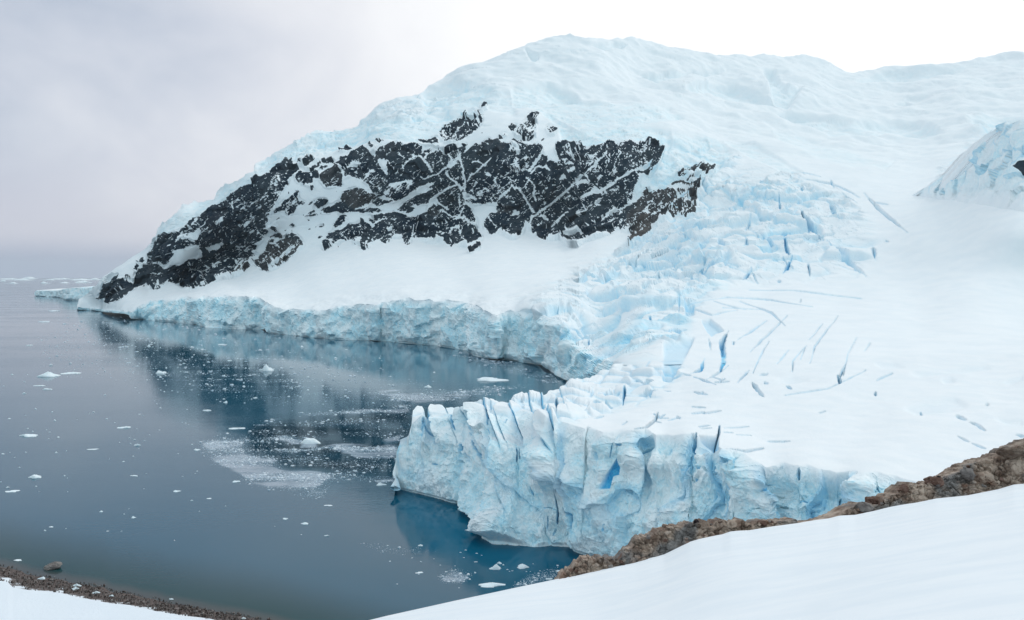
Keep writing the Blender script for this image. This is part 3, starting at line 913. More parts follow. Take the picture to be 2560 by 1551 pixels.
for s_ in ("1500,20 1620,5 1700,50 1560,50", "1730,85 2000,60 2200,30 2260,50 2050,75 1800,110", "1690,300 1850,260 2020,240 2110,290 1950,325 1780,340", "1930,120 1990,115 2030,135 1960,145", "870,130 980,110 1090,130 960,150", "2330,140 2464,90 2464,120 2380,150", "2270,360 2350,370 2464,390 2464,410 2350,400"):
    crack_poly('R4', 1.3, .04, s_, 4)
ICE = np.zeros((RH, RW), np.float32)     # exposed ice faces on the mountain, plus faint bench shading painted on the dome
for win, v, s, so in (('P', 0.55, "393,592 394,570 410,556 450,541 495,510 550,467 631,416 657,386 690,371 752,351 826,324 878,305 940,300 1060,290 1180,262 1200,300 1120,330 1040,355 960,350 900,360 840,370 740,400 690,430 640,470 560,510 480,555 430,580 395,600", 3),
                      ('W6', 0.75, "300,20 460,0 520,100 600,140 700,200 800,250 900,265 1100,200 1330,155 1700,170 1990,220 2160,290 2220,400 2200,540 2050,580 1960,520 1830,440 1560,400 1250,440 1000,500 800,440 600,400 560,240", 2),
                      ('W6', 0.55, "2050,580 2220,500 2400,560 2500,700 2460,900 2300,1050 2000,1120 1700,1250 1640,1250 1660,1060 1720,950 1960,820", 4),
                      ('Z2', 0.5, "0,430 170,400 310,440 330,465 620,500 760,510 830,560 700,590 480,590 330,620 200,560 100,520 0,500", 3),
                      ('P', 0.4, "1060,230 1140,205 1180,215 1280,235 1290,290 1180,262 1060,285", 4),
                      ('Z2', 0.45, "770,640 850,660 1010,690 1060,760 980,850 900,900 830,800 760,720", 4),
                      ('P', 0.45, "2420,290 2480,285 2600,300 2600,420 2540,440 2500,500 2520,380", 6),
                      ('Z2', 0.34, "830,430 950,398 1080,398 1130,420 1300,490 1150,490 1000,460 900,450", 2),
                      ('Z2', 0.36, "1190,550 1330,522 1500,560 1640,590 1800,577 1950,588 2080,640 1980,660 1800,640 1700,655 1550,640 1400,600", 3),
                      ('Z2', 0.22, "390,204 500,188 560,200 540,222 440,222", 2),
                      ('Z2', 0.30, "1640,400 1800,348 2000,337 2200,325 1950,375 1760,400", 3),
                      ('Z2', 0.40, "1215,335 1260,330 1330,420 1400,400 1340,500 1260,470", 4),
                      ('Z2', 0.36, "1010,690 1100,688 1250,740 1400,830 1330,840 1220,790 1100,740", 2),
                      ('Z2', 0.30, "1260,620 1450,660 1620,720 1760,790 1640,800 1480,760 1320,700", 4),
                      ('Z2', 0.30, "60,250 130,270 100,290", 2),
                      ('Z2', 0.30, "620,360 800,350 1040,340 860,365 700,390", 2),
                      ('Z2', 0.32, "1700,780 1790,795 1850,770 1800,815", 2),
                      ('Z2', 0.26, "1840,500 1900,488 1930,505 1880,515", 2),
                      ('P', 0.5, "1490,1010 1330,1070 1180,1010 1060,1030 1030,1100 1200,1190 1400,1090", 10),
                      ('R5', 0.35, "850,700 1160,640 1160,760 1100,820 960,840 800,900 560,900 520,780", 4),
                      ('R5', 0.35, "1160,380 1430,400 1420,470 1400,490 1200,430", 3)):
    r = poly_mask(tr(win, parse(s)))
    t = np.zeros((RH, RW), np.float32)
    t[r[0]][r[1]] = v
    ICE = np.maximum(ICE, blur(t, so))
SER = np.zeros((RH, RW), np.float32)     # broken, blocky ice
for win, v, s, so in (('P', 1.0, "1300,760 1430,700 1560,630 1640,560 1720,470 1800,440 1900,440 2000,440 2060,520 2060,600 2010,680 1880,690 1800,700 1740,760 1700,850 1640,880 1560,900 1480,940 1400,900 1400,800", 18),
                      ('P', 0.55, "1880,450 2000,440 2120,500 2200,600 2150,680 2000,690 1900,680 1900,560", 16),
                      ('P', 0.9, "1000,1000 1300,960 1440,920 1600,880 1720,920 1640,990 1520,1020 1380,1060 1200,1130 1000,1150", 12),
                      ('P', 0.5, "640,400 760,345 880,300 1060,230 1160,200 1260,230 1180,262 900,360 700,420", 8),
                      ('P', 0.35, "2430,310 2520,290 2600,290 2600,420 2540,440 2480,480 2360,470 2330,430 2400,380", 8),
                      ('P', 0.6, "1600,420 1640,340 1760,350 1860,400 1800,470 1700,500", 10)):
    r = poly_mask(tr(win, parse(s)))
    t = np.zeros((RH, RW), np.float32)
    t[r[0]][r[1]] = v
    SER = np.maximum(SER, blur(t, so))

WHITE = np.zeros((RH, RW), np.float32)   # fresh snow stuck on the near face
for win, s, so in (('R3', "1180,760 1340,660 1440,680 1520,760 1460,880 1400,950 1330,900 1300,830 1200,850", 5), ('R3', "880,570 1060,490 1260,430 1240,520 1100,540 950,610", 4),
                   ('R3', "830,1120 900,1000 980,860 1060,780 1040,900 980,1040 940,1160 860,1200", 8), ('R3', "360,700 560,760 620,900 420,880", 10), ('R3', "1440,1250 1600,1180 1700,1240 1560,1330", 10)):
    r = poly_mask(tr(win, parse(s)))
    t = np.zeros((RH, RW), np.float32)
    t[r[0]][r[1]] = 1
    WHITE = np.maximum(WHITE, blur(t, so))
# parallel fine crevasses of the plateau, following the traced ones
rr_ = random.Random(5)
for _ in range(4):
    x_, y_ = rr_.uniform(1690, 2190), rr_.uniform(725, 960)
    L_ = rr_.uniform(12, 60) * (1 - (x_ - 1690) / 900)
    a_ = math.radians(rr_.uniform(48, 66) + (x_ - 1690) / 500 * 10)
    crack('P', rr_.uniform(1.0, 3.2), rr_.uniform(1.5, 3.5), rr_.uniform(.05, .35), "%f,%f %f,%f %f,%f" % (x_, y_, x_ + L_ * .5 * math.cos(a_) + rr_.uniform(-3, 3), y_ - L_ * .5 * math.sin(a_), x_ + L_ * math.cos(a_), y_ - L_ * math.sin(a_)))
for _ in range(2):
    x_, y_ = rr_.uniform(1840, 2230), rr_.uniform(440, 660)
    L_ = rr_.uniform(14, 60)
    a_ = math.radians(rr_.uniform(22, 50) + (1950 - x_) / 14)
    crack('P', rr_.uniform(1.2, 5), rr_.uniform(2, 5), rr_.uniform(.05, .45), "%f,%f %f,%f %f,%f" % (x_, y_, x_ + L_ * .5 * math.cos(a_), y_ + L_ * .5 * math.sin(a_) + rr_.uniform(-3, 3), x_ + L_ * math.cos(a_), y_ + L_ * math.sin(a_)))
for _ in range(26):
    x_, y_ = rr_.uniform(1480, 1800), rr_.uniform(930, 1075)
    L_ = rr_.uniform(10, 45)
    crack('P', rr_.uniform(1.0, 4), rr_.uniform(1.5, 4), rr_.uniform(.1, .6), "%f,%f %f,%f" % (x_, y_, x_ + L_, y_ + rr_.uniform(-9, 9)))

# ------------------------------------------------------------------ mountain, far glacier and icefall
sky_pts = [(193,771),(199,750),(236,719),(250,705),(267,685),(284,668),(312,645),(355,620),(373,604),(393,592),(394,570),(405,560),(410,555),(417,563),(450,541),(465,522),(495,510),(531,489),(550,467),(576,453),(631,416),(635,401),(657,386),(690,371),(752,351),(826,324),(852,317),(915,286),(988,255),(1055,229),(1091,208),(1143,177),(1195,158),(1247,140),(1280,132),(1311,120),(1348,101),(1384,86),(1425,85),(1467,93),(1509,88),(1550,88),(1602,99),(1654,106),(1711,127),(1768,139),(1852,139),(1883,140),(1956,139),(2018,143),(2060,156),(2090,169),(2132,179),(2195,176),(2309,166),(2423,156),(2475,145),(2560,136),(2760,110)]
foot_pts = [(193,774),(241,778),(322,785),(327,797),(386,802),(440,806),(494,812),(514,819),(597,823),(664,824),(670,833),(727,838),(779,844),(852,849),(930,851),(1018,858),(1091,864),(1159,875),(1178,876),(1181,888),(1211,895),(1280,901),(1311,906),(1358,914),(1392,940),(1414,950),(1440,962),(1490,955),(1520,938),(1560,911),(2760,884)]
lip_pts = [(193,768),(241,772),(318,779),(330,781),(341,770),(370,758),(398,751),(483,746),(525,741),(633,741),(652,747),(690,769),(708,774),(727,774),(790,777),(830,772),(894,764),(961,754),(1000,748),(1063,752),(1147,753),(1177,762),(1221,775),(1243,790),(1276,779),(1332,776),(1368,786),(1396,790),(1414,815),(1436,856),(1447,880),(1490,896),(1520,902),(1560,903),(2760,878)]
skyf, footf, lipf = curve(sky_pts), curve(foot_pts), curve(lip_pts)
ctrl = [(193,765,2125),(236,719,2090),(312,645,2070),(375,606,2050),(394,570,2040),(495,510,2030),(635,401,2030),(752,351,2090),(878,305,2220),(1055,229,2420),(1195,158,2620),(1311,120,2740),(1400,85,2870),(1550,88,3000),(1711,127,3200),(1883,140,3400),(2090,169,3600),(2309,166,3600),(2560,136,3600),(2760,110,3600),
 (400,600,1960),(500,530,1930),(630,430,1900),(740,400,1900),(900,370,1880),(1050,350,1850),(1200,345,1830),(1350,345,1800),(1450,350,1770),(1580,345,1740),(1650,380,1700),
 (1000,280,2060),(1200,230,2180),(1400,250,2150),(1500,290,1960),(1600,310,1880),(1300,180,2380),
 (280,750,1900),(370,735,1860),(480,725,1790),(600,700,1750),(700,670,1730),(830,620,1720),(950,600,1690),(1100,620,1640),(1250,590,1620),(1400,610,1560),(1500,590,1500),(1560,610,1430),
 (700,520,1810),(1000,480,1770),(1300,470,1720),(1500,460,1640),(450,650,1880),
 (800,700,1450),(1000,690,1330),(1200,690,1240),(1400,690,1150),(1000,650,1500),(1300,640,1430),(600,725,1560),
 (1600,640,1300),(1700,560,1430),(1750,480,1580),(1700,400,1690),(1850,380,1900),(2000,300,2500),(1800,250,2600),(1600,200,2650),(2000,220,2900),(2300,250,3000),(2500,220,3000),(1950,430,1650),(1950,500,1450),(1950,600,1180),(2100,680,980),(2100,560,1250),(2150,450,1600),(2300,600,1050),(2300,500,1350),(2300,420,1800),(2450,500,1120),(2560,600,900),(2560,500,1020),(2760,500,1000),(2440,400,1750),(2560,400,1700),(2440,300,2350),(2560,290,2400),(2760,280,2400),
 (1800,680,1000),(1650,720,960),(1500,720,1040),(1450,770,900),(1600,800,720),(1700,800,690),(1560,860,620),(1500,885,660),(1440,850,745),(1900,760,800),(2100,760,800),(2300,760,790),(2560,760,770),(2760,760,760),(1560,905,480),(1700,890,470),(1900,890,468),(2100,885,468),(2300,885,465),(2560,880,465),(2760,880,460),(1900,820,622),(2300,820,630),(2560,820,630)]
for x in (241, 360, 483, 600, 730, 790, 894, 1000, 1100, 1177, 1221, 1276, 1332, 1380, 1414):
    ctrl.append((x, float(lipf(x)), float(waterY(footf(x))) + 9))
DM = TPS(ctrl)

def build_far():
    px = np.concatenate([np.arange(193, 420, 1.5), np.arange(420, 2100, 2.0), np.arange(2100, 2770, 3.2)])
    C = len(px)
    s, l, f = skyf(px), lipf(px), footf(px)
    jit = fbm(px * 0.06, px * 0 + 3.1, px * 0, 4)
    s = s + jit * np.where((px > 395) & (px < 1000), 5.0, 1.2)
    l = np.minimum(l + fbm(px * 0.025, px * 0 + 9.1, px * 0, 2) * np.where(px < 1440, 10, 0) * smooth(px, 330, 380), f - 4)
    l = np.maximum(l, s + 2)
    n1, n2 = 600, 72
    t1 = np.linspace(0, 1, n1)[:, None]; t1 = 1.28 * t1 - 0.28 * t1 ** 2; t2 = (np.arange(1, n2 + 1) / n2)[:, None]
    py = np.concatenate([s + (l - s) * t1, l + (f - l) * t2], 0)
    PX = np.broadcast_to(px, py.shape)
    Y = np.empty(py.shape)
    Y[:n1] = DM(PX[:n1], py[:n1])
    lipY = Y[n1 - 1]
    footY = np.where(px < 1440, waterY(f), 0)
    seamY = DM(px, f)
    k = smooth(px, 1430, 1560)
    footY = np.where(px < 1440, footY, (1 - k) * 640 + k * seamY)
    footY = np.minimum(footY, lipY)
    Y[n1:] = lipY + (footY - lipY) * t2 ** 0.8
    P = P3(PX, py, Y)
    seamrow = np.zeros(py.shape, bool); seamrow[n1:] = True
    P[n1:, :, 2] -= (smooth(px, 1540, 1580) * 0.8)[None, :] * t2
    nor = soft_normals(P, 4)
    x, y, z = P[..., 0], P[..., 1], P[..., 2]
    rf = sample(ROCKF, PX, py)
    ser = sample(SER, PX, py)
    crev = sample(CREV, PX, py)
    blue = sample(BLUE, PX, py)
    icer = sample(ICE, PX, py)
    brown = sample(BROWN, PX, py)
    reg = sample(ROCKREGION.astype(np.float32), PX, py)
    cliff = np.zeros(py.shape, np.float32)
    cliff[n1:] = np.minimum(1, t2 * 6) * (1 - smooth(px, 1500, 1560))
    cliff[:n1] = 0
    hgt = smooth(l - s, 4, 30)          # fade everything out where the sheet is thin
    # ---- snow ledges on the rock: noise along the two joint directions of the cliff
    a1 = (PX * 0.80 + py * -0.60); a2 = (PX * 0.60 + py * 0.80)
    ledge = ridged(a1 * 0.016, a2 * 0.050, PX * 0 + 1.7, 4, 0.6)
    ledge2 = ridged(a1 * 0.045, a2 * 0.018, PX * 0 + 8.7, 3, 0.6)
    speck = fbm(PX * 0.11, py * 0.20, PX * 0 + 4.2, 3, 0.7)
    speck2 = fbm(PX * 0.20, py * 0.36, PX * 0 + 2.2, 2, 0.7)
    dens = fbm(PX * 0.008, py * 0.012, PX * 0 + 6.6, 3)
    fine1 = ridged(a1 * 0.035, a2 * 0.12, PX * 0 + 5.5, 2, 0.6)
    fine2 = ridged(a1 * 0.10, a2 * 0.035, PX * 0 + 15.5, 2, 0.6)
    fld = rf + 0.30 - 1.2 * smooth(fine1, .74, .88) * (rf > -.6) - 0.9 * smooth(fine2, .78, .9) * (rf > -.6) * smooth(dens, -.3, .2) + speck * 0.85 + speck2 * 1.0 - 1.4 * smooth(speck2 + .5 * speck, 0.17, 0.32) * smooth(dens, -.45, .15)
    fld = fld - 1.3 * smooth(ledge, 0.62, 0.80) * (rf > -0.6) * smooth(dens, -0.35, 0.25)
    fld = fld - 0.9 * smooth(ledge2, 0.66, 0.82) * (rf > -0.6)
    rock = smooth(fld, -0.16, 0.16)
    rock = rock * smooth(rf, -0.95, -0.45)
    # ---- displacement (metres along the normal)
    d = np.zeros(py.shape)
    big = fbm(x * 0.004, y * 0.004, z * 0.004, 4)
    up = smooth(Y, 1500, 2300) * (1 - reg)
    d += up * (big * 42 + fbm(x * 0.009, y * 0.006, z * 0.012, 3) * 7 + fbm(x * 0.018, y * 0.010, z * 0.02, 3) * 1.8)
    d += (1 - up) * (1 - reg) * fbm(x * 0.012, y * 0.012, z * 0.012, 4) * 2.2
    # fine wind-and-crevasse lines high on the dome
    lines = ridged(x * 0.006, y * 0.003, z * 0.035, 3)
    d -= up * smooth(lines, 0.72, 0.9) * 3.5 * smooth(big, -0.2, 0.3)
    f1, f2, hid, off = voronoi(x * 0.022 + fbm(x * .03, y * .03, z * .03, 2) * .4, y * 0.022, z * 0.030)
    fac = (RND[hid] - 0.5) * 12 + off[0] * (RND[hid + 256] - 0.5) * 22 + off[2] * (RND[hid + 512] - 0.5) * 22
    rid = ridged(a1 * 0.012, a2 * 0.03, PX * 0 + 3.3, 4) * 9
    d += reg * (fac * 0.9 + rid + fbm(x * .09, y * .09, z * .09, 3) * 3)
    d += reg * (1 - rock) * -1.5
    # serac blocks
    sx = x * 0.030 + fbm(x * .02, y * .02, z * .02, 3) * 1.4; sy = y * 0.018 + fbm(x * .02 + 7, y * .02, z * .02, 3) * .9; sz = z * 0.028
    g1, g2, gid, go = voronoi(sx, sy, sz)
    gap = smooth(g2 - g1, 0.0, 0.14)
    blk = (RND[gid] - 0.45) * 15 + go[0] * (RND[gid + 256] - .5) * 20 + go[1] * (RND[gid + 512] - .5) * 20
    h1, h2, hid2, ho = voronoi(x * 0.11, y * 0.065, z * 0.10)
    blk2 = (RND[hid2] - 0.45) * 5 + ho[0] * (RND[hid2 + 256] - .5) * 6
    q1, q2, qid, qo = voronoi(x * 0.011 + fbm(x * .008, y * .008, z * .008, 3) * .9, y * 0.0065 + .3 * fbm(x * .01 + 5, y * .01, z * .01, 3), z * 0.012)
    lblk = (RND[qid] - .42) * 20 + qo[0] * (RND[qid + 256] - .5) * 34 + qo[1] * (RND[qid + 512] - .5) * 26
    lgap = 1 - smooth(q2 - q1, 0.0, 0.09)
    patch = 0.25 + 0.75 * smooth(fbm(x * .007, y * .005, z * .006, 3), -.25, .25)
    depthfac = np.clip(Y / 900, 0.5, 1.4)
    d += ser * depthfac * ((blk * gap * 0.95 - (1 - gap) * 2.4 + blk2 * 0.5) * patch + blur(lblk * .8 - lgap * 5, 1) + fbm(x * .02, y * .014, z * .02, 3) * 5)
    serblue = ser * (1 - gap) * 0.30 * patch + ser * smooth(-blk, 2, 9) * 0.25 * patch + ser * lgap * .38 + ser * smooth(-lblk, 5, 15) * .12
    # cliff face
    wx = fbm(x * .03, y * .03, z * .03, 3)
    flute = ridged(x * 0.016 + wx * .5, y * 0.016, z * 0.012, 4)
    c1, c2, cid, co = voronoi(x * 0.030 + wx, y * 0.030, z * 0.035 + wx * .6)
    cf = (RND[cid] - 0.5) * 9 + co[0] * (RND[cid + 256] - .5) * 16 + co[2] * (RND[cid + 512] - .5) * 14
    e1, e2, eid, eo = voronoi(x * 0.10 + wx, y * 0.10, z * 0.085 + wx)
    cf2 = (RND[eid] - 0.5) * 1.6 + eo[0] * (RND[eid + 256] - .5) * 4 + eo[2] * (RND[eid + 512] - .5) * 4
    edge = np.zeros(py.shape); edge[n1:] = np.minimum(1, (1 - t2) * 5 + 0.35)
    d += cliff * edge * (flute * 7 + cf + cf2 * 1.2 + fbm(x * .12, y * .12, z * .12, 4, .6) * 2.6 + fbm(x * .10, y * .1, z * .025, 4, .6) * 5)
    cblue = cliff * smooth(-(flute * 7 + cf), 3.5, 9) * 0.35
    # scalloped brow just behind the lip
    lipd = np.zeros(py.shape); lipd[:n1] = (t1 > 0.9) * smooth(t1, 0.90, 1.0)
    d += lipd * (px < 1480) * fbm(x * 0.035, y * 0.02, z * 0, 4) * 5
    d -= crev * 1.1 * np.clip(Y / 700, 0.5, 2.0)
    d -= icer * smooth(Y, 1250, 1700) * (1 - reg) * (14 + 70 * smooth(Y, 2000, 2700))
    d += icer * smooth(icer, 0.1, .5) * (fbm(x * .03, y * .03, z * .05, 4) * 6 + cf * 0.5) * (Y > 1200)
    d *= np.minimum(1, hgt + 0.25)
    d *= 1 - smooth(PX, 1490, 1540) * (1 - smooth(f - py, 4, 45))
    wgt = np.ones(py.shape); wgt[n1:] *= 1 - 0.9 * (px < 1450) * (t2 > 0.985)
    P = P + nor * (d * wgt)[..., None]
    ice = np.clip(cliff * 0.95 + icer * (1 - .15 * smooth(Y, 1900, 2500)) * (0.75 + 0.5 * fbm(x * .02, y * .02, z * .03, 3)) + ser * (0.05 + 0.22 * smooth(-blk, -2, 8)) + serblue, 0, 1)
    bl = np.clip(blue * 0.9 + serblue * 0.6 + cblue, 0, 1)
    back1 = P[0].copy(); back1[:, 1] += 250; back1[:, 0] *= (back1[:, 1] / (back1[:, 1] - 250)); back1[:, 2] *= 0.75
    back2 = back1.copy(); back2[:, 1] += 500; back2[:, 2] = -8
    P = np.concatenate([back2[None], back1[None], P], 0)
    pad = lambda a: np.concatenate([np.zeros((2, C), np.float32), a.astype(np.float32)], 0)
    att = {'rock': pad(rock), 'brown': pad(brown), 'ice': pad(ice), 'blue': pad(bl)}
    fm = lambda a: a[:-1, :-1]
    m_rock = fm(pad(reg)) > 0.5
    cm = np.zeros((n1 + n2 + 2, C), bool); cm[n1 + 2 - 1:, :] = px[None, :] < 1500
    sm = fm(pad(ser)) > 0.5
    sm &= fm(pad(np.broadcast_to((Y < 1500), py.shape).astype(np.float32))) > 0.5
    split_grid(P, att, [('ice_cliff', fm(cm)), ('rock_face', m_rock), ('icefall', sm)], MAT_ICE, 'mountain', 2, kind='structure')
build_far()

def build_bluff():
    top = curve([(2290,482),(2330,458),(2380,420),(2424,388),(2440,362),(2456,350),(2476,322),(2496,312),(2522,299),(2560,295),(2620,282),(2760,270)])
    bot = curve([(2290,488),(2400,508),(2560,535),(2760,560)])
    px = np.arange(2290, 2765, 2.0)
    tp, bt = top(px), bot(px)
    tp = tp + (fbm(px * .03, px * 0 + 3, px * 0, 5, .65) * 26 + 8) * smooth(px, 2290, 2360)
    n = 150
    s = np.linspace(0, 1, n)[:, None]
    py = tp + (bt - tp) * s
    PX = np.broadcast_to(px, py.shape)
    Yb_ = DM(px, bt)
    Y = Yb_ * (1 + .16 * (1 - s) * smooth(px, 2290, 2480)) - 4 * (1 - s)
    P = P3(PX, py, Y)
    nor = soft_normals(P, 5)
    x, y, z = P[..., 0], P[..., 1], P[..., 2]
    q1, q2, qid, qo = voronoi(x * .022 + fbm(x * .02, y * .02, z * .02, 3) * .8, y * .02, z * .024)
    blk = (RND[qid] - .5) * 12 + qo[0] * (RND[qid + 256] - .5) * 18 + qo[2] * (RND[qid + 512] - .5) * 18
    d = blk + fbm(x * .03, y * .03, z * .02, 4) * 8 + fbm(x * .1, y * .1, z * .1, 3) * 1.5
    d *= smooth(s, 0, .06) * (1 - smooth(s, .6, 1)) * smooth(px, 2290, 2400) * 1.5
    P = P + nor * d[..., None]
    P[..., 2] -= 6 * smooth(s, .85, 1)
    rock = smooth(sample(ROCKF, PX, py) + fbm(PX * .2, py * .3, PX * 0, 3) * .8, -.2, .2)
    ice = np.clip(.5 + .6 * fbm(x * .02, y * .02, z * .02, 3) + .4 * smooth(-blk, 0, 6), 0, .8) * (1 - smooth(s, .55, .95))
    bl = np.clip(smooth(1 - (q2 - q1), .93, .99) * .4 * (1 - smooth(s, .5, .8)), 0, 1)
    b1 = P[0].copy(); b1[:, 1] += 60; b1[:, 2] -= 12
    b2 = b1.copy(); b2[:, 1] += 300; b2[:, 2] -= 150
    P = np.concatenate([b2[None], b1[None], P], 0)
    pad = lambda a: np.concatenate([np.zeros((2, len(px))), a], 0)
    z0 = pad(d * 0)
    me = raw_mesh('ice_bluff', P.reshape(-1, 3), grid_faces(*P.shape[:2]).reshape(-1, 4), MAT_ICE, {'rock': pad(rock), 'brown': z0, 'ice': pad(ice), 'blue': pad(bl)})
    link('ice_bluff', me, kind='structure')
build_bluff()

# ------------------------------------------------------------------ near glacier tongue
top_pts = [(985,1212),(994,1132),(998,1099),(1018,1088),(1027,1060),(1030,1022),(1044,1012),(1056,1014),(1063,1036),(1068,1030),(1077,1016),(1103,1006),(1108,1010),(1150,999),(1154,1002),(1187,992),(1198,998),(1242,992),(1287,990),(1305,983),(1310,988),(1331,975),(1340,978),(1357,986),(1393,972),(1416,951),(1430,941),(1460,944),(1474,944),(1489,929),(1520,918),(1560,905),(2760,880)]
nlip_pts = [(985,1214),(994,1140),(998,1106),(1018,1096),(1029,1060),(1050,1040),(1100,1028),(1187,1014),(1250,1014),(1300,1012),(1340,1022),(1364,1045),(1400,1052),(1440,1066),(1463,1073),(1470,1066),(1508,1082),(1560,1076),(1614,1071),(1640,1090),(1681,1093),(1732,1086),(1760,1104),(1810,1124),(1867,1134),(1890,1150),(1914,1166),(1961,1160),(2018,1163),(2090,1181),(2142,1176),(2194,1181),(2241,1192),(2288,1207),(2400,1230),(2760,1290)]
nfoot_pts = [(985,1219),(1021,1231),(1066,1242),(1121,1257),(1158,1263),(1165,1287),(1180,1296),(1200,1307),(1206,1345),(1231,1360),(1268,1362),(1305,1368),(1335,1373),(1379,1368),(1423,1371),(1428,1380),(1471,1395),(1600,1445),(1800,1500),(2000,1560),(2200,1625),(2400,1700),(2760,1850)]
lipY_pts = [(985,340),(1029,345),(1100,342),(1187,330),(1300,312),(1340,292),(1364,279),(1463,267),(1508,262),(1614,255),(1681,250),(1732,243),(1810,236),(1867,230),(2018,220),(2241,208),(2400,197),(2760,180)]
topY_pts = [(985,343),(1029,351),(1100,354),(1187,352),(1300,362),(1400,390),(1430,410),(1489,440),(1520,462),(1560,480)]
topf, nlipf, nfootf, nlipY, ntopY = [curve(p) for p in (top_pts, nlip_pts, nfoot_pts, lipY_pts, topY_pts)]
def build_near():
    px = np.concatenate([np.arange(985, 1900, 1.3), np.arange(1900, 2400, 1.7), np.arange(2400, 2765, 4)])
    C = len(px)
    tp, l, f = topf(px), nlipf(px), nfootf(px)
    jr = fbm(px * 0.06, px * 0 + 1.3, px * 0, 3)
    tp = tp + jr * 3.5 * (1 - smooth(px, 1480, 1560)) * smooth(px, 1030, 1050)
    l = np.maximum(l + fbm(px * 0.022, px * 0 + 5.3, px * 0, 2) * 6 * smooth(px, 1450, 1550), tp + 2)
    c2 = []
    for x in list(range(990, 1560, 40)): c2.append((x, float(topf(x)), float(ntopY(x))))
    for x in range(1000, 2761, 55): c2.append((x, float(nlipf(x)), float(nlipY(x))))
    for x in range(1560, 2761, 75): c2.append((x, float(topf(x)), float(DM(np.array([x]), np.array([topf(x)]))[0])))
    c2 += [(1700,980,365),(1900,1000,336),(1500,1000,350),(1600,1030,305),(2100,1000,335),(2300,1050,288),(2300,950,385),(2500,1050,290),(2500,950,385),(2700,1100,255),(1900,1080,275),(2150,1100,262),(1420,1010,315)]
    DN = TPS(c2)
    n1, n2 = 250, 250
    t1 = np.linspace(0, 1, n1)[:, None]; t2 = (np.arange(1, n2 + 1) / n2)[:, None]
    py = np.concatenate([tp + (l - tp) * t1, l + (f - l) * t2], 0)
    PX = np.broadcast_to(px, py.shape)
    Y = np.empty(py.shape)
    Y[:n1] = DN(PX[:n1], py[:n1])
    seam = DM(px, tp)
    Y[:n1] += (seam - Y[0])[None, :] * smooth(px, 1540, 1600)[None, :] * (1 - smooth(t1, 0, 0.35))
    lipY = Y[n1 - 1]
    footY = np.minimum(waterY(f), lipY - 2)
    t = t2
    left = 1 - smooth(px, 1250, 1380)
    prof_steep = t ** 0.75
    prof_slab = np.where(t < 0.35, t * 1.9, 0.665 + (t - 0.35) * 0.515)
    Y[n1:] = lipY + (footY - lipY) * (left * prof_slab + (1 - left) * prof_steep)
    P = P3(PX, py, Y)
    nor = soft_normals(P, 7)
    x, y, z = P[..., 0], P[..., 1], P[..., 2]
    crev = sample(CREV, PX, py); blue = sample(BLUE, PX, py)
    ser = sample(SER, PX, py); icer = sample(ICE, PX, py)
    cliff = np.zeros(py.shape)
    cliff[n1:] = np.minimum(1, t2 * 9)
    d = np.zeros(py.shape)
    top = 1 - cliff
    d += top * (fbm(x * 0.012, y * 0.012, z * 0.012, 4) * 2.0 + fbm(x * .05, y * .03, z * .05, 3) * 0.35)
    # broken slabs near the snout
    sx = x * 0.085 + fbm(x * .03, y * .03, z * .03, 2) * .6
    g1, g2, gid, go = voronoi(sx, y * 0.045, z * 0.02)
    gap = smooth(g2 - g1, 0.0, 0.16)
    blk = (RND[gid] - 0.5) * 5.0 + go[0] * (RND[gid + 256] - .5) * 8
    d += ser * top * blur(blk * gap - (1 - gap) * 2.4 + fbm(x * .1, y * .08, z * .1, 3) * 0.9, 2)
    # the face: leaning slabs, flutes, facets and a crumbly skin
    lean = x + 0.42 * z * (1 - smooth(px, 1450, 1650)) - 0.12 * z
    s1, s2, sid, so = voronoi(lean * 0.075 + fbm(x * .05, y * .05, z * .05, 3) * .5, y * 0.02, z * 0.018)
    slab = (RND[sid] - 0.5) * 7.5 + so[0] * (RND[sid + 256] - .5) * 11
    flute = ridged(lean * 0.055, y * 0.02, z * 0.016, 4)
    wv = fbm(x * .12, y * .12, z * .12, 3)
    c1, c2_, cid, co = voronoi(x * 0.14 + wv * .9, y * 0.14, z * 0.12 + wv * .7)
    fac = (RND[cid] - 0.5) * 1.1 + co[0] * (RND[cid + 256] - .5) * 3.6 + co[2] * (RND[cid + 512] - .5) * 3.6
    e1, e2, eid, eo = voronoi(x * 0.45, y * 0.45, z * 0.38)
    fac2 = (RND[eid] - 0.5) * 0.5 + eo[2] * (RND[eid + 512] - .5) * 2.0 + eo[0] * (RND[eid + 256] - .5) * 1.6
    skin = fbm(x * 0.35, y * 0.35, z * 0.35, 4, 0.6)
    rough = smooth(fbm(x * 0.03, y * 0.03, z * 0.04, 3), -0.25, 0.25)
    big = fbm(x * 0.035, y * 0.035, z * 0.03, 3) * 5
    upz = np.zeros(py.shape); upz[n1:] = 1 - t2
    edges_ = np.array([960, 1028, 1062, 1110, 1158, 1212, 1228, 1275, 1330, 1362, 1412, 1440])
    pl = PX - 0.36 * (py - 1010)
    ii = np.clip(np.searchsorted(edges_, pl) - 1, 0, len(edges_) - 2)
    fr = np.clip((pl - edges_[ii]) / (edges_[ii + 1] - edges_[ii]), 0, 1)
    hs = (RND[ii * 7 + 3] - .5) * 5
    slabw = (1 - smooth(py, 1085, 1150)) * smooth(PX, 1055, 1075) * (1 - smooth(PX, 1380, 1430))
    d_slab = slabw * (hs + (0.5 - fr) * 3.6)
    slabcrack = slabw * (1 - smooth(np.minimum(fr, 1 - fr) * (edges_[ii + 1] - edges_[ii]), 0.3, 2.6)) * (RND[ii * 5 + 1] > .35)
    d += np.maximum(cliff, .35) * (d_slab - slabcrack * 3)
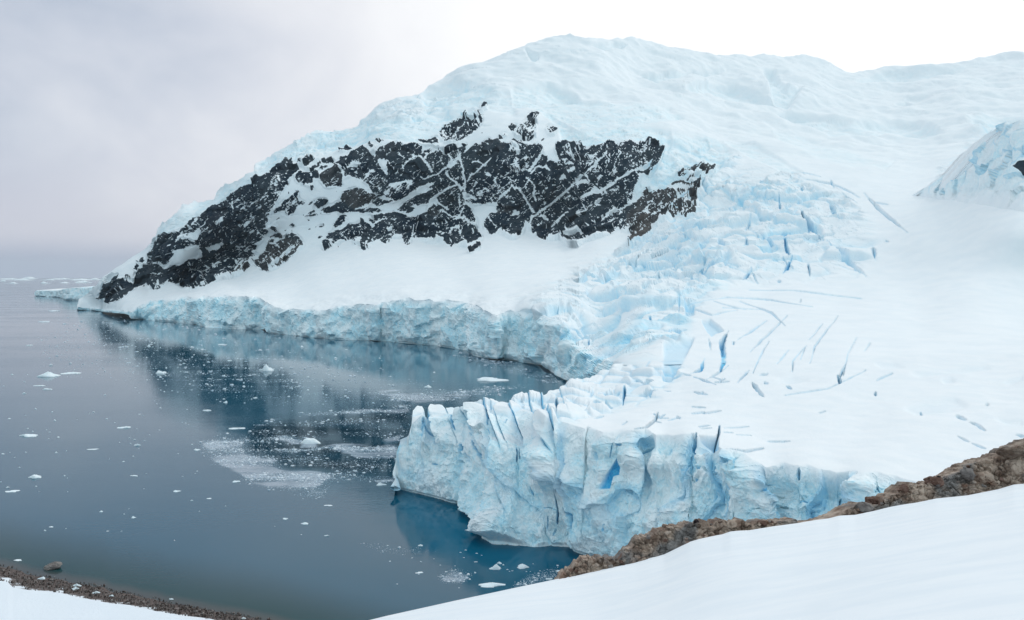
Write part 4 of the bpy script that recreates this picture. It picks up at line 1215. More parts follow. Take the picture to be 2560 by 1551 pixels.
    d += cliff * (1 - .6 * slabw) * (big + slab * (0.45 + 0.75 * upz) + flute * 2.6 + fac * (0.45 + 0.6 * rough) + fac2 * (0.6 + 1.2 * rough) + skin * (0.7 + 1.2 * rough) + fbm(lean * .32, y * .3, z * .055, 4, .6) * 2.4)
    # bulges traced on the face: (px, py, rx, ry, metres)
    for bx, by, rx, ry, h in ((1255,1320,60,52,7),(1390,1195,46,40,4.5),(1440,1215,24,34,4),(1330,1300,40,55,-2.5),(1500,1290,60,60,3),(1650,1165,45,36,4.0),(1580,1150,24,30,2.5),(1760,1250,70,60,-2),
                              (1085,1200,45,45,3),(1185,1200,26,70,-3),(1190,1110,30,40,2.5),(1400,1330,40,30,-3),(1460,1340,34,40,3),(1960,1230,60,36,-3),(2060,1240,50,40,-2.5),(2150,1230,40,40,2.5),(1860,1190,40,30,2),(1640,1310,70,60,3)):
        d += cliff * h * np.exp(-(((PX - bx) / rx) ** 2 + ((py - by) / ry) ** 2) * 1.2)
    d -= crev * np.where(cliff > 0.5, 0.62, 0.75 + 0.3 * np.clip(Y / 400, 0, 1.2))
    # wave-cut notch at the waterline
    notch = np.zeros(py.shape); notch[n1:] = smooth(t2, 0.955, 0.985)
    d = d * (1 - 0.75 * notch) - notch * 1.2
    wgt = np.ones(py.shape); wgt[0] *= (1 - 0.6 * smooth(px, 1540, 1600))
    d = d * (smooth(PX, 984, 1050) + .40 * (1 - smooth(PX, 984, 1050)) * (1 - np.concatenate([np.zeros((n1, C)), smooth(t2, .25, .6) + 0 * px], 0)))
    d = d * (1 - smooth(PX, 1530, 1570) * (1 - smooth(py - tp, 0, 30)))
    P = P + nor * (d * wgt)[..., None]
    seamk = smooth(px, 1540, 1600)[None, :]
    white = sample(WHITE, PX, py)
    ice = np.clip(cliff * (0.92 - 0.40 * smooth(skin, 0.1, 0.5) * rough - .65 * white - .3 * slabw) + ser * top * 0.35 * smooth(-blk, -1, 3) + icer * 0.7 * top, 0, 1)
    fiss = smooth(1 - (s2 - s1), .90, .985) * upz
    bl = np.clip(blue + slabcrack * .7 + fiss * cliff * (.5 - .5 * slabw) + cliff * smooth(-(slab * 0.8 + flute * 2.6), 3.2, 7.5) * 0.32 + ser * top * (1 - gap) * 0.30, 0, 1)
    bk = P[0].copy(); bk[:, 1] += 6; bk[:, 2] -= 2
    bk2 = bk.copy(); bk2[:, 1] += np.where(px < 1520, 14, 2); bk2[:, 2] = np.where(px < 1520, -3, bk2[:, 2] - 6)
    hide = px > 1545
    bk[hide, 1] = P[0][hide, 1] + 0.2; bk[hide, 2] = P[0][hide, 2] - 2
    bk2[hide, 1] = P[0][hide, 1] + 0.3; bk2[hide, 2] = P[0][hide, 2] - 6
    low = P[-1].copy(); low[:, 2] = -4
    P = np.concatenate([bk2[None], bk[None], P, low[None]], 0)
    pad = lambda a, v=0.8: np.concatenate([np.full((2, C), v), a, a[-1:]], 0).astype(np.float32)
    att = {'rock': pad(d * 0, 0), 'brown': pad(d * 0, 0), 'ice': pad(ice), 'blue': pad(bl, 0)}
    cm = np.zeros((n1 + n2 + 3, C), bool); cm[n1 + 1:] = True
    sm = pad(ser * top, 0) > 0.45
    split_grid(P, att, [('ice_cliff', cm[:-1, :-1]), ('seracs', sm[:-1, :-1])], MAT_ICE_NEAR, 'glacier', 2, kind='structure')
build_near()

# ------------------------------------------------------------------ water
beach_edge = [tuple(tr('P', [(x / 3.08, 1350 + y / 3.08)])[0]) for x, y in parse("-1500,-120 -600,90 0,185 100,205 250,255 400,280 500,295 560,315 680,330 800,350 870,385 1000,400 1100,430 1200,440 1280,470 1350,480 1450,500 1560,520 1700,550 1860,570 2000,600 2100,620 2600,760 3400,1000")]
beachf = curve(beach_edge)
BRASH = np.zeros((RH, RW), np.float32)
for win, v, s, so in (('S8', 0.13, "90,680 300,610 640,580 680,450 1000,390 1200,345 1900,295 2460,250 2460,600 2300,800 2290,1090 2000,1090 1560,1060 1400,1180 1300,1260 1060,1180 640,1120 580,1040 230,900", 6),
                      ('S8', 0.48, "80,680 300,605 640,595 700,625 560,660 600,760 760,800 1000,830 920,890 1100,950 1300,940 1560,1020 1440,1100 1330,1180 1100,1200 850,1160 660,1125 560,1050 360,960 210,900 150,800", 6),
                      ('S8', 0.75, "560,1060 760,990 1000,960 1200,1000 1280,1080 1100,1170 850,1150 660,1115", 8),
                      ('S8', 0.70, "120,680 320,615 560,610 420,660 300,760 420,860 300,900 200,820", 8),
                      ('S8', 1.0, "1740,790 1850,760 2080,730 2310,690 2310,790 2200,830 2000,830 1840,820", 3),
                      ('S8', 0.7, "900,740 1300,730 1500,700 1700,680 2000,720 2100,760 1740,780 1500,720 1340,750 1000,760", 2),
                      ('S8', 0.7, "680,450 800,430 1000,385 1200,340 1600,310 1900,290 2440,250 2440,300 1900,340 1500,340 1100,370 900,430 740,470", 2),
                      ('S8', 0.5, "860,600 1100,570 1260,640 1150,680 1080,630 900,620", 2),
                      ('S8', 0.6, "1240,660 1330,640 1400,700 1200,720", 2),
                      ('S8', 0.4, "1060,860 1300,820 1700,790 1740,800 1400,850 1100,880", 3),
                      ('S8', 0.7, "2010,1080 2280,1060 2280,1090 2040,1110", 1),
                      ('S8', 0.45, "2080,640 2320,560 2400,540 2300,680 2180,700", 3),
                      ('S8', 0.35, "1300,1180 1500,1170 1480,1260 1300,1260", 4),
                      ('P', 0.35, "925,975 980,966 1100,980 1250,965 1330,970 1250,985 1180,990 1100,1000 1030,1010 980,995", 4),
                      ('P', 0.5, "930,975 1010,978 1080,990 1160,985 1200,990 1040,1012 1020,1005 960,990", 3),
                      ('P', 0.35, "1110,878 1180,885 1280,905 1400,945 1380,955 1290,935 1180,900", 4),
                      ('P', 0.45, "1090,1440 1130,1425 1180,1435 1160,1455 1110,1455", 3),
                      ('P', 0.30, "1280,1470 1330,1440 1400,1420 1390,1450 1300,1475", 4),
                      ('P', 0.16, "900,1360 1000,1370 1100,1380 1040,1385 930,1375", 4),
                      ('P', 0.08, "180,700 700,860 1100,960 1000,1000 700,1000 400,960 100,900", 20),
                      ('P', 0.14, "440,880 900,900 960,960 700,1000 480,980", 16)):
    r = poly_mask(tr(win, parse(s)))
    t = np.zeros((RH, RW), np.float32)
    t[r[0]][r[1]] = v
    BRASH = np.maximum(BRASH, blur(t, so))
REFL_CUT = np.zeros((RH, RW), np.float32)  # zones where the water is painted dark and its reflections are cut
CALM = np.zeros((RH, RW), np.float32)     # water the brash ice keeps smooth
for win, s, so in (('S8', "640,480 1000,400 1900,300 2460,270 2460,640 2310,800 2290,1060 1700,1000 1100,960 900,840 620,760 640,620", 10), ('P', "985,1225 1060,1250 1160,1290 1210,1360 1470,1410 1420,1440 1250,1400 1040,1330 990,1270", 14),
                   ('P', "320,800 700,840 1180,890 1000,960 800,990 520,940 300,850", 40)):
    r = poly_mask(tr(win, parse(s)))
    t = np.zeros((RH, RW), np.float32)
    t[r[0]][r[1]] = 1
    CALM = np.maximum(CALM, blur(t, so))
    if so < 20: REFL_CUT = np.maximum(REFL_CUT, blur(t, so))
TEAL = np.zeros((RH, RW), np.float32)     # light coming up off the foot of the ice, painted into the water colour
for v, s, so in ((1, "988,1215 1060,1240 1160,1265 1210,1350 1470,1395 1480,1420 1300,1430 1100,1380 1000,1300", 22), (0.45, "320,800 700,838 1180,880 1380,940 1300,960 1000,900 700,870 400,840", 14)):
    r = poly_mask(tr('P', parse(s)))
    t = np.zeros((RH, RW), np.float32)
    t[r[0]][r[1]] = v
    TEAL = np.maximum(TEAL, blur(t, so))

def build_water():
    az_ = np.concatenate([np.linspace(-6, -0.75, 60), np.linspace(-0.74, 0.75, 950), np.linspace(0.76, 6, 60)])
    pyr = np.concatenate([692 + 10 ** np.linspace(0.48, 1.92, 60), np.linspace(776, 1700, 480), np.linspace(1720, 4200, 40)])
    A, PYY = np.meshgrid(az_, pyr)
    Y = waterY(PYY)
    X = A * Y
    P = np.stack([X, Y, X * 0], -1)
    PX = CX + A * F
    calm = sample(CALM, PX, PYY) * ((PX > 0) & (PX < RW) & (PYY < RH))
    slush0 = smooth(sample(BRASH, PX, PYY), .2, .6) * ((PX > 0) & (PX < RW) & (PYY < RH))
    clear = sample(REFL_CUT, PX, PYY) * ((PX > 0) & (PX < RW) & (PYY < RH))
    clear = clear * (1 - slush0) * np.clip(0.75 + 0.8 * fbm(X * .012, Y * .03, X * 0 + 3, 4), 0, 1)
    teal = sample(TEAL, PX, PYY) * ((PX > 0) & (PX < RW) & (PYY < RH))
    br = sample(BRASH, PX, PYY) * ((PX > 0) & (PX < RW) & (PYY < RH))
    br = sample(blur(BRASH, 5), PX + 26 * fbm(X * .02, Y * .03, X * 0 + 7, 4), PYY + 16 * fbm(X * .02 + 9, Y * .03, X * 0 + 2, 4)) * ((PX > 0) & (PX < RW) & (PYY < RH))
    slush = np.clip(smooth(br, 0.10, 0.50) * (0.85 + 1.1 * fbm(X * 0.03, Y * 0.06, X * 0, 4)), 0, 0.85)
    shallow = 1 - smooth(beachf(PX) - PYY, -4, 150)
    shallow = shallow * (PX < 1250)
    clear = np.maximum(clear, shallow * .6)  # reflections turned down towards the beach as well
    shore = .7 * (1 - smooth(beachf(PX) - PYY, 0, 24))
    shore = shore * (PX < 900)
    m, t, b = new_mat('sea_water')
    cpos = N(t, 'ShaderNodeNewGeometry').outputs['Position']
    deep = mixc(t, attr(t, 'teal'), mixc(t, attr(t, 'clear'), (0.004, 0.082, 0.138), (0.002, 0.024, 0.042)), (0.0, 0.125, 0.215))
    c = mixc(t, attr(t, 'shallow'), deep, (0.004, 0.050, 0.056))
    c = mixc(t, attr(t, 'shore'), c, (0.085, 0.080, 0.078))
    sn_ = tex_noise(t, 0.09, 8, 0.72, stretch=(0.55, 1.5, 1))
    sf = math_n(t, 'ADD', attr(t, 'slush'), math_n(t, 'MULTIPLY', math_n(t, 'SUBTRACT', sn_, 0.5), 2.6))
    sf = math_n(t, 'MULTIPLY', ramp01(t, sf, 0.30, 1.05), math_n(t, 'MULTIPLY', ramp01(t, attr(t, 'slush'), 0.02, 0.35), 0.85))
    c = mixc(t, sf, c, (0.36, 0.42, 0.49))
    t.links.new(c, b.inputs['Base Color'])
    b.inputs['IOR'].default_value = 1.333
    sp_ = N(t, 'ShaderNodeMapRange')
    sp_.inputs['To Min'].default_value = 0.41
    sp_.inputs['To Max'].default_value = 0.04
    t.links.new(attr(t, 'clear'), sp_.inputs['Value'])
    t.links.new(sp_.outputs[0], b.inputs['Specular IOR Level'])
    b.inputs['Specular Tint'].default_value = (0.72, 0.89, 1.0, 1)
    wind = ramp01(t, tex_noise(t, 0.006, 4, 0.55, stretch=(0.5, 1.6, 1)), 0.40, 0.62)
    rg = mixc(t, wind, (0.07, 0.07, 0.07), (0.13, 0.13, 0.13))
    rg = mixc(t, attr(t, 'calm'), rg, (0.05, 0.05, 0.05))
    t.links.new(rg, b.inputs['Roughness'])
    w1 = tex_noise(t, 0.55, 3, 0.6, stretch=(0.6, 1.0, 1))
    w2 = tex_noise(t, 0.07, 3, 0.5, stretch=(0.5, 1.0, 1))
    hsum = math_n(t, 'ADD', math_n(t, 'MULTIPLY', w1, 0.5), w2)
    bn = N(t, 'ShaderNodeBump')
    bn.inputs['Distance'].default_value = 0.5
    t.links.new(hsum, bn.inputs['Height'])
    st = N(t, 'ShaderNodeMapRange')
    st.inputs['To Min'].default_value = 0.10
    st.inputs['To Max'].default_value = 0.03
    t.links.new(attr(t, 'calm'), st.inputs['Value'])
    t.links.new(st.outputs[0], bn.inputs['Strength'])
    t.links.new(bn.outputs[0], b.inputs['Normal'])
    R, C = A.shape
    f = grid_faces(R, C).reshape(-1, 4)
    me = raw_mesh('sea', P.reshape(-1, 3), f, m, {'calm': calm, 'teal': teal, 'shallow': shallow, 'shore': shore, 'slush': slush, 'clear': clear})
    link('sea', me, kind='structure')
build_water()

# ------------------------------------------------------------------ floating ice
def floe_mesh(name, seed, rough=1.0, nseg=20, nring=6, peaks=1):
    r = np.random.default_rng(seed)
    th = np.linspace(0, 2 * np.pi, nseg, endpoint=False)
    prof = 1 + 0.22 * np.sin(2 * th + r.random() * 6) + 0.16 * np.sin(3 * th + r.random() * 6) + 0.10 * np.sin(5 * th + r.random() * 6) + 0.08 * r.normal(size=nseg)
    rings = np.linspace(1, 0.0, nring)
    pk = [(r.uniform(-.5, .5), r.uniform(-.3, .3), r.uniform(.22, .42), r.uniform(.3, .7)) for _ in range(peaks)]
    V = [np.stack([np.cos(th) * prof * 1.0, np.sin(th) * prof * 0.62, np.full(nseg, -0.12)], -1)]
    V.append(np.stack([np.cos(th) * prof * 1.02, np.sin(th) * prof * 0.64, np.full(nseg, 0.04)], -1))
    for i, q in enumerate(rings[:-1]):
        xx = np.cos(th) * prof * q * 0.97; yy = np.sin(th) * prof * q * 0.6
        zz = 0.30 + r.normal(size=nseg) * 0.09 * rough
        for ax, ay, sg, hh in pk:
            zz = zz + hh * np.exp(-((xx - ax) ** 2 + (yy - ay) ** 2) / (2 * sg * sg))
        if i == 0: zz = zz * 0.62
        V.append(np.stack([xx, yy, zz], -1))
    n = len(V)
    V = np.concatenate(V + [np.array([[0, 0, V[-1][:, 2].mean()]])])
    f = []
    for i in range(n - 1):
        for j in range(nseg):
            f.append((i * nseg + j, i * nseg + (j + 1) % nseg, (i + 1) * nseg + (j + 1) % nseg, (i + 1) * nseg + j))
    c = len(V) - 1
    me = bpy.data.meshes.new(name)
    fl = f + [((n - 1) * nseg + j, (n - 1) * nseg + (j + 1) % nseg, c) for j in range(nseg)]
    me.from_pydata([tuple(v) for v in V], [], fl)
    me.materials.append(MAT_FLOE)
    me.update()
    return me

def place_floe(px, py, wpx, hpx, label, seed, group=None, mesh=None, cat='ice floe', name='ice_floe', peaks=1):
    Y = float(waterY(py))
    wd = wpx * Y / F
    hh = hpx * Y / F
    me = mesh or floe_mesh(name, seed, peaks=peaks)
    hpx = hpx * 0.62
    sl_ang = (py - HOR) / F
    o = link(name, me, label=label, cat=cat, group=group, loc=(Y * (px - CX) / F, Y, 0))
    o.rotation_euler = (0, 0, 0 if wpx > 20 else random.uniform(-.4, .4) + math.pi * random.choice((0, 1)))
    zz = max(hh - wd * 0.56 * sl_ang, hh * 0.35)
    o.scale = (wd / 2, wd / 2 * 0.9, zz / 1.0)
    return o
BIG = [
 (125,941,52,11,"white peaked ice floe beside the long flat floe on the pale left water",3),
 (177,934,47,8,"thin long flat ice floe just right of the white peaked floe",0),
 (99,965,24,5,"small low ice sliver below the white peaked floe",0),
 (118,974,19,6,"small bright ice lump, lower of the pair below the white peaked floe",1),
 (403,934,25,11,"small white humped ice floe alone on the dark mountain reflection",1),
 (668,927,36,14,"white ice floe with a raised right end, in front of the far ice cliff",2),
 (555,862,19,5,"small flat ice piece close under the far ice cliff",0),
 (1226,951,78,13,"longest flat white floe, beside the head of the bay behind the near glacier",1),
 (1071,969,19,6,"small ice lump behind the near glacier snout, left of the longest floe",2),
 (73,1090,44,10,"elongated white ice floe near the left edge, level with the brash ice tip",1),
 (311,1070,33,8,"white ice floe between the left edge floe and the brash ice",1),
 (591,1072,34,8,"flat white ice floe just above the left tip of the brash ice",0),
 (231,1124,22,5,"small thin ice floe on open water below the white floe row",0),
 (342,1114,14,7,"small pointed ice lump left of the brash ice tip",1),
 (492,1126,16,7,"small pointed ice lump touching the left tip of the brash ice",1),
 (88,1194,34,11,"two-humped ice floe near the left edge above a thin sliver",3),
 (336,1190,17,5,"thin ice floe on dark water left of the rounded floe",0),
 (590,1205,21,8,"rounded white ice floe just outside the lower edge of the brash ice",0),
 (442,1229,19,6,"small white ice floe on dark water below the brash ice",1),
 (30,1229,32,8,"tilted thin ice floe at the left edge above the beach",0),
 (523,1247,13,4,"tiny ice sliver on the dark water below the rounded floe",0),
 (253,1280,11,5,"tiny lone ice lump well above the beach boulder",1),
 (334,1295,11,5,"tiny forked ice lump on the green water",2),
 (128,1318,11,4,"tiny ice lump right above the boulder in the shallows",1),
 (713,1298,15,7,"small rounded ice floe, left of the pair on open dark water",1),
 (763,1310,20,8,"small white ice floe, right of the pair on open dark water",1),
 (816,1340,11,5,"tiny ice lump below the pair of small floes",1),
 (953,1213,22,8,"white ice floe tucked against the foot of the glacier snout",2),
 (774,1108,50,14,"large jagged white ice block inside the brash ice",4),
 (821,1264,18,4,"thin ice sliver off the lower edge of the brash ice",0),
 (516,1027,19,6,"small white ice floe above the brash ice on grey water",1),
 (564,1007,11,6,"tiny pointed ice lump above the brash ice on grey water",1),
 (1239,1423,24,14,"chunky white ice floe in the deep blue water under the near cliff",3),
 (1052,1365,11,7,"small bright ice lump in the shadowed blue water under the snout",1),
 (1049,1432,18,5,"thin ice floe in the blue water left of the small brash patch",0),
 (1249,1409,12,7,"small ice lump touching the chunky floe under the near cliff",1),
 (1226,1464,52,15,"broad white ice floe nearest the snow slope edge",2),
 (1307,1419,31,13,"white ice floe with a broken right end near the rocky ridge tip",3),
 (1402,1429,23,9,"flat tilted ice slab against the tip of the rocky ridge",0),
 (1373,1448,14,5,"small ice piece at the snow edge left of the ridge tip",0),
 (112,805,29,5,"faint thin floe on the pale water off the headland",0),
 (136,778,31,5,"faint blue ice floe beside the headland shore",0),
 (73,864,13,4,"tiny floe alone on the pale water between headland and peaked floe",0),
]
for i, (px, py, ww, hh, lab, pk) in enumerate(BIG):
    place_floe(px, py, ww, hh, lab, 100 + i, peaks=pk)
small_meshes = [floe_mesh('ice_fragment', 500 + i, nseg=12, nring=4, peaks=1 + i % 2) for i in range(9)]
zones = [("small ice fragment scattered on the pale grey water left of the mountain reflection", "ice fragments on the pale water", 40, (0, 790, 420, 1010)),
         ("small ice fragment scattered over the dark mountain reflection in the bay", "ice fragments in the mountain reflection", 75, (330, 840, 1000, 1030)),
         ("small ice fragment drifting on the open water left of the brash ice", "ice fragments left of the brash ice", 55, (0, 1020, 560, 1230)),
         ("small ice fragment on the green water between brash ice and beach", "ice fragments above the beach", 14, (40, 1230, 800, 1370)),
         ("small ice fragment in the deep blue water below the near ice cliff", "ice fragments below the near cliff", 30, (960, 1360, 1400, 1470))]
for lab, grp, n, (xa, ya, xb, yb) in zones:
    k = 0
    while k < n:
        px, py = random.uniform(xa, xb), random.uniform(ya, yb)
        if py < footf(px) + 12 and px < 1440: continue
        if px > 980 and py < nfootf(px) + 14: continue
        if py > 1548 - (px - 966) * 0.23 - 12 and px > 950: continue
        if py > beachf(px) - 14: continue
        if xa < 500 and ya > 1000 and ya < 1200 and px > 560 - (py - 1100) * 0: continue
        s_ = min(10, 2.6 + random.expovariate(1 / 1.9))
        place_floe(px, py, s_, max(1.6, s_ * random.uniform(.3, .55)), lab, 0, grp, small_meshes[random.randrange(9)], 'ice fragment', 'ice_fragment')
        k += 1

def build_brash():
    n = 4000000
    px = rng.uniform(0, 1480, n); py = rng.uniform(790, 1500, n)
    Yc = waterY(py)
    X = Yc * (px - CX) / F
    wx_, wy_ = fbm(X * .02, Yc * .03, X * 0 + 7, 4), fbm(X * .02 + 9, Yc * .03, X * 0 + 2, 4)
    dn = sample(BRASH, px + wx_ * 26, py + wy_ * 16)
    streak = fbm(X * 0.018, Yc * 0.05, X * 0, 4)
    dn = dn * np.clip(0.6 + 2.6 * streak, 0.04, 1.9)
    keep = rng.random(n) < dn * 0.62
    keep &= ~((px < 1440) & (py < footf(px) + 4)) & ~((px > 985) & (py < nfootf(px) + 6) & (py > topf(px) - 2)) & ~((px > 950) & (py > 1548 - (px - 966) * 0.23 - 5))
    px, py = px[keep], py[keep]
    n = len(px)
    Y = waterY(py)
    sz = np.clip(rng.pareto(2.2, n) * 0.55 + 0.55, 0.5, 8) * Y / F * 0.62     # half width in metres
    k = 6
    th = np.linspace(0, 2 * np.pi, k, endpoint=False)[None, :] + rng.uniform(0, 6.28, (n, 1))
    rr = rng.uniform(0.65, 1.2, (n, k)) * sz[:, None]
    cx = (Y * (px - CX) / F)[:, None]; cy = Y[:, None]
    asp = rng.uniform(0.6, 1.0, (n, 1))
    hgt = sz[:, None] * rng.uniform(0.15, 0.6, (n, 1))
    b = np.stack([cx + np.cos(th) * rr, cy + np.sin(th) * rr * asp, np.full((n, k), -0.05)], -1)
    tt = np.stack([cx + np.cos(th) * rr * 0.7, cy + np.sin(th) * rr * asp * 0.7, hgt * rng.uniform(0.6, 1.3, (n, k))], -1)
    V = np.concatenate([b, tt], 1).reshape(-1, 3)
    base = (np.arange(n) * 2 * k)[:, None]
    j = np.arange(k)[None, :]; j1 = (j + 1) % k
    quads = np.stack([base + j, base + j1, base + k + j1, base + k + j], -1).reshape(-1, 4)
    cap = np.concatenate([base + k + np.array([[0, 1, 2, 3]]), base + k + np.array([[0, 3, 4, 5]])], 0)
    me = raw_mesh('brash_ice', V, np.concatenate([quads, cap]), MAT_BRASH, None, False)
    link('brash_ice', me, label="loose brash ice scattered in bands across the bay water", cat="brash ice", kind='stuff')
build_brash()

# ice shelf berg off the headland, and pack ice at the horizon
def berg(pts_top, pts_bot, Yd, thick, name, label, seed):
    px = np.arange(pts_top[0][0], pts_top[-1][0] + .1, 0.8)
    t_, b_ = curve(pts_top)(px), curve(pts_bot)(px)
    t_ = t_ + fbm(px * .12, px * 0 + seed, px * 0, 4) * 2.2
    n = 26
    s_ = np.linspace(0, 1, n)[:, None]
    py = t_ + (b_ - t_) * s_
    PXX = np.broadcast_to(px, py.shape)
    Yf = waterY(b_)
    Yy = np.broadcast_to(Yf, py.shape) + (1 - s_) * 20
    P = P3(PXX, py, Yy)
    nor = grid_normals(P)
    x, y, z = P[..., 0], P[..., 1], P[..., 2]
    c1, c2, cid, co = voronoi(x * .03, y * .03, z * .04)
    d = (RND[cid] - .5) * 14 + ridged(x * .03, y * .03, z * .02, 3) * 8
    P = P + nor * (d * smooth(s_, 0, .15) * (1 - smooth(s_, .9, 1)))[..., None]
    top = P[0].copy(); top[:, 1] += thick; top[:, 2] += 6
    bk = top.copy(); bk[:, 1] += 30; bk[:, 2] = -2
    P = np.concatenate([bk[None], top[None], P], 0)
    z0 = np.zeros(P.shape[:2])
    ice = z0.copy(); ice[3:] = 0.75
    me = raw_mesh(name, P.reshape(-1, 3), grid_faces(*P.shape[:2]).reshape(-1, 4), MAT_ICE, {'rock': z0, 'brown': z0, 'ice': ice, 'blue': z0})
    link(name, me, label=label, cat='iceberg')
berg([(90,728),(93,726),(130,727),(145,726),(160,722),(235,716)], [(90,741),(130,743),(147,744),(160,747),(172,752),(195,752),(235,752)], 3300, 260, 'iceberg', "long flat topped blue iceberg behind the headland tip", 2.0)
pk_mesh = [floe_mesh('pack_ice', 900 + i, nseg=16, nring=4, peaks=3) for i in range(4)]
for i, (px, py, ww, hh) in enumerate([(20,699,50,3),(70,698,46,4),(48,701,60,2.4),(120,701,30,2),(152,699,50,3),(200,701,60,3),(233,700,40,2.6),(112,709,20,3),(205,707,34,4),(160,708,26,2),(30,709,26,2),(4,704,20,2)]):
    place_floe(px, py, ww, hh, "white strip of pack ice along the sea horizon", 0, "pack ice along the horizon", pk_mesh[i % 4], 'pack ice', 'pack_ice')

# ------------------------------------------------------------------ beach
snow_edge = [(x / 3.08, 1350 + y / 3.08) for x, y in parse("-1500,60 -600,230 0,310 60,318 100,360 240,385 330,390 460,400 540,422 640,445 740,465 860,490 1000,497 1080,520 1200,545 1350,570 1500,590 1620,605 1680,622 2300,760 3400,1060")]
snowf = curve(snow_edge)
def build_beach():
    px = np.arange(-420, 1000, 1.4)
    wl, se = beachf(px), snowf(px)
    wl = wl + fbm(px * .05, px * 0, px * 0, 4) * 3
    n1, n2 = 46, 60
    s1 = np.linspace(-0.35, 1, n1)[:, None]; s2 = (np.arange(1, n2 + 1) / n2)[:, None]
    py = np.concatenate([wl + (se - wl) * s1, se + s2 ** 1.5 * 900], 0)
    zz = np.concatenate([np.where(s1 < 0, s1 * 2.5, s1 * 2.2) + 0 * px, 2.2 + s2 ** 1.4 * 9 + 0 * px], 0)
    PX = np.broadcast_to(px, py.shape)
    Y = waterY(py, zz)
    P = P3(PX, py, Y)
    x, y = P[..., 0], P[..., 1]
    stony = np.zeros(py.shape); stony[:n1] = 1
    P[..., 2] += stony * (fbm(x * .35, y * .35, x * 0, 4) * 0.22 - .22) + (1 - stony) * fbm(x * .06, y * .06, x * 0, 3) * 0.5
    ed = np.concatenate([s1 + 0 * px, 1 + s2 * 12 + 0 * px], 0)
    sn = smooth(ed + fbm(x * .16, y * .25, x * 0, 5, .6) * 0.75, 0.86, 1.02)
    wet = 1 - smooth(ed + fbm(x * .1, y * .1, x * 0 + 3, 3) * .2, 0.02, 0.20)
    m, t, b = new_mat('shingle_beach')
    n1_ = tex_noise(t, 1.2, 6, .7); n2_ = tex_noise(t, 0.25, 4, .6)
    c = mixc(t, ramp01(t, n1_, .35, .7), (0.055, 0.040, 0.036), (0.17, 0.13, 0.115))
    c = mixc(t, ramp01(t, n2_, .55, .75), c, (0.23, 0.20, 0.19))
    c = mixc(t, attr(t, 'wet'), c, (0.032, 0.022, 0.022))
    c = mixc(t, attr(t, 'snow'), c, (0.82, 0.87, 0.92))
    t.links.new(c, b.inputs['Base Color']); b.inputs['Roughness'].default_value = .9
    bump(t, b, n1_, .3, .6)
    me = raw_mesh('beach', P.reshape(-1, 3), grid_faces(*py.shape).reshape(-1, 4), m, {'snow': sn, 'wet': wet})
    link('beach', me, kind='structure')
    return
build_beach()
MAT_STONE = simple_mat('beach_stone', (0.06, 0.044, 0.038), (0.42, 0.38, 0.36), 1.3, lo=.42, hi=.72)
MAT_BOULDER = simple_mat('grey_boulder', (0.12, 0.105, 0.10), (0.26, 0.235, 0.22), 0.5, 0.85, .1)
def rock_mesh(name, seed, mat, sub=3, amp=0.35, sq=(1, 1, 1)):
    import bmesh
    bm = bmesh.new()
    bmesh.ops.create_icosphere(bm, subdivisions=sub, radius=1)
    co = np.array([v.co[:] for v in bm.verts])
    s = seed * 3.71
    f1, f2, hid, off = voronoi(co[:, 0] * 1.1 + s, co[:, 1] * 1.1 + s * .7, co[:, 2] * 1.1)
    r = 1 + amp * ((RND[hid] - .5) * .9 + off[0] * (RND[hid + 256] - .5) + off[2] * (RND[hid + 512] - .5)) + amp * .5 * fbm(co[:, 0] * 1.6 + s, co[:, 1] * 1.6, co[:, 2] * 1.6, 4)
    co = co * r[:, None] * np.array(sq)
    for v, c in zip(bm.verts, co): v.co = c
    me = bpy.data.meshes.new(name)
    bm.to_mesh(me); bm.free()
    me.materials.append(mat)
    return me
Yb = float(waterY(1421))
o = link('shore_boulder', rock_mesh('shore_boulder', 3, MAT_BOULDER, 4, .3, (1.15, .8, .62)), label="grey boulder standing in the shallows off the beach", cat='boulder', loc=(Yb * (133 - CX) / F, Yb, 0.55))
o.scale = (17 * Yb / F, 17 * Yb / F, 15 * Yb / F)
o.rotation_euler = (0, -.18, .2)
def build_shore_stones():
    V, Fc = [], []
    n = 1500
    q = rng.random(n)
    px = rng.uniform(-30, 720, n)
    s = np.clip(rng.normal(.52, .28, n), 0.04, 1.0)
    py = beachf(px) + (snowf(px) - beachf(px)) * s
    z = np.maximum(0, s * 2.2)
    Y = waterY(py, z)
    r = np.clip(rng.pareto(2.4, n) * .09 + .09, .08, 0.5)
    k = 5
    th = np.linspace(0, 2 * np.pi, k, endpoint=False)[None] + rng.uniform(0, 6, (n, 1))
    rr = rng.uniform(.7, 1.2, (n, k)) * r[:, None]
    cx = (Y * (px - CX) / F)[:, None]; cy = Y[:, None]; cz = (z + .1)[:, None]
    b = np.stack([cx + np.cos(th) * rr, cy + np.sin(th) * rr, cz + 0 * th - .4], -1)
    m_ = np.stack([cx + np.cos(th) * rr * 1.05, cy + np.sin(th) * rr * 1.05, cz + r[:, None] * .3 + 0 * th], -1)
    t_ = np.stack([cx + np.cos(th) * rr * .5, cy + np.sin(th) * rr * .5, cz + r[:, None] * rng.uniform(.7, 1.1, (n, k))], -1)
    V = np.concatenate([b, m_, t_], 1).reshape(-1, 3)
    base = (np.arange(n) * 3 * k)[:, None]; j = np.arange(k)[None]; j1 = (j + 1) % k
    qd = [np.stack([base + a * k + j, base + a * k + j1, base + (a + 1) * k + j1, base + (a + 1) * k + j], -1).reshape(-1, 4) for a in (0, 1)]
    cap = np.concatenate([base + 2 * k + np.array([[0, 1, 2, 3]]), base + 2 * k + np.array([[0, 3, 4, 4]])], 0)
    me = raw_mesh('shore_stones', V, np.concatenate(qd + [cap[:n]]), MAT_STONE, None, False)
    link('shore_stones', me, label="brown stones and pebbles strewn along the beach strip", cat='stones', kind='stuff')
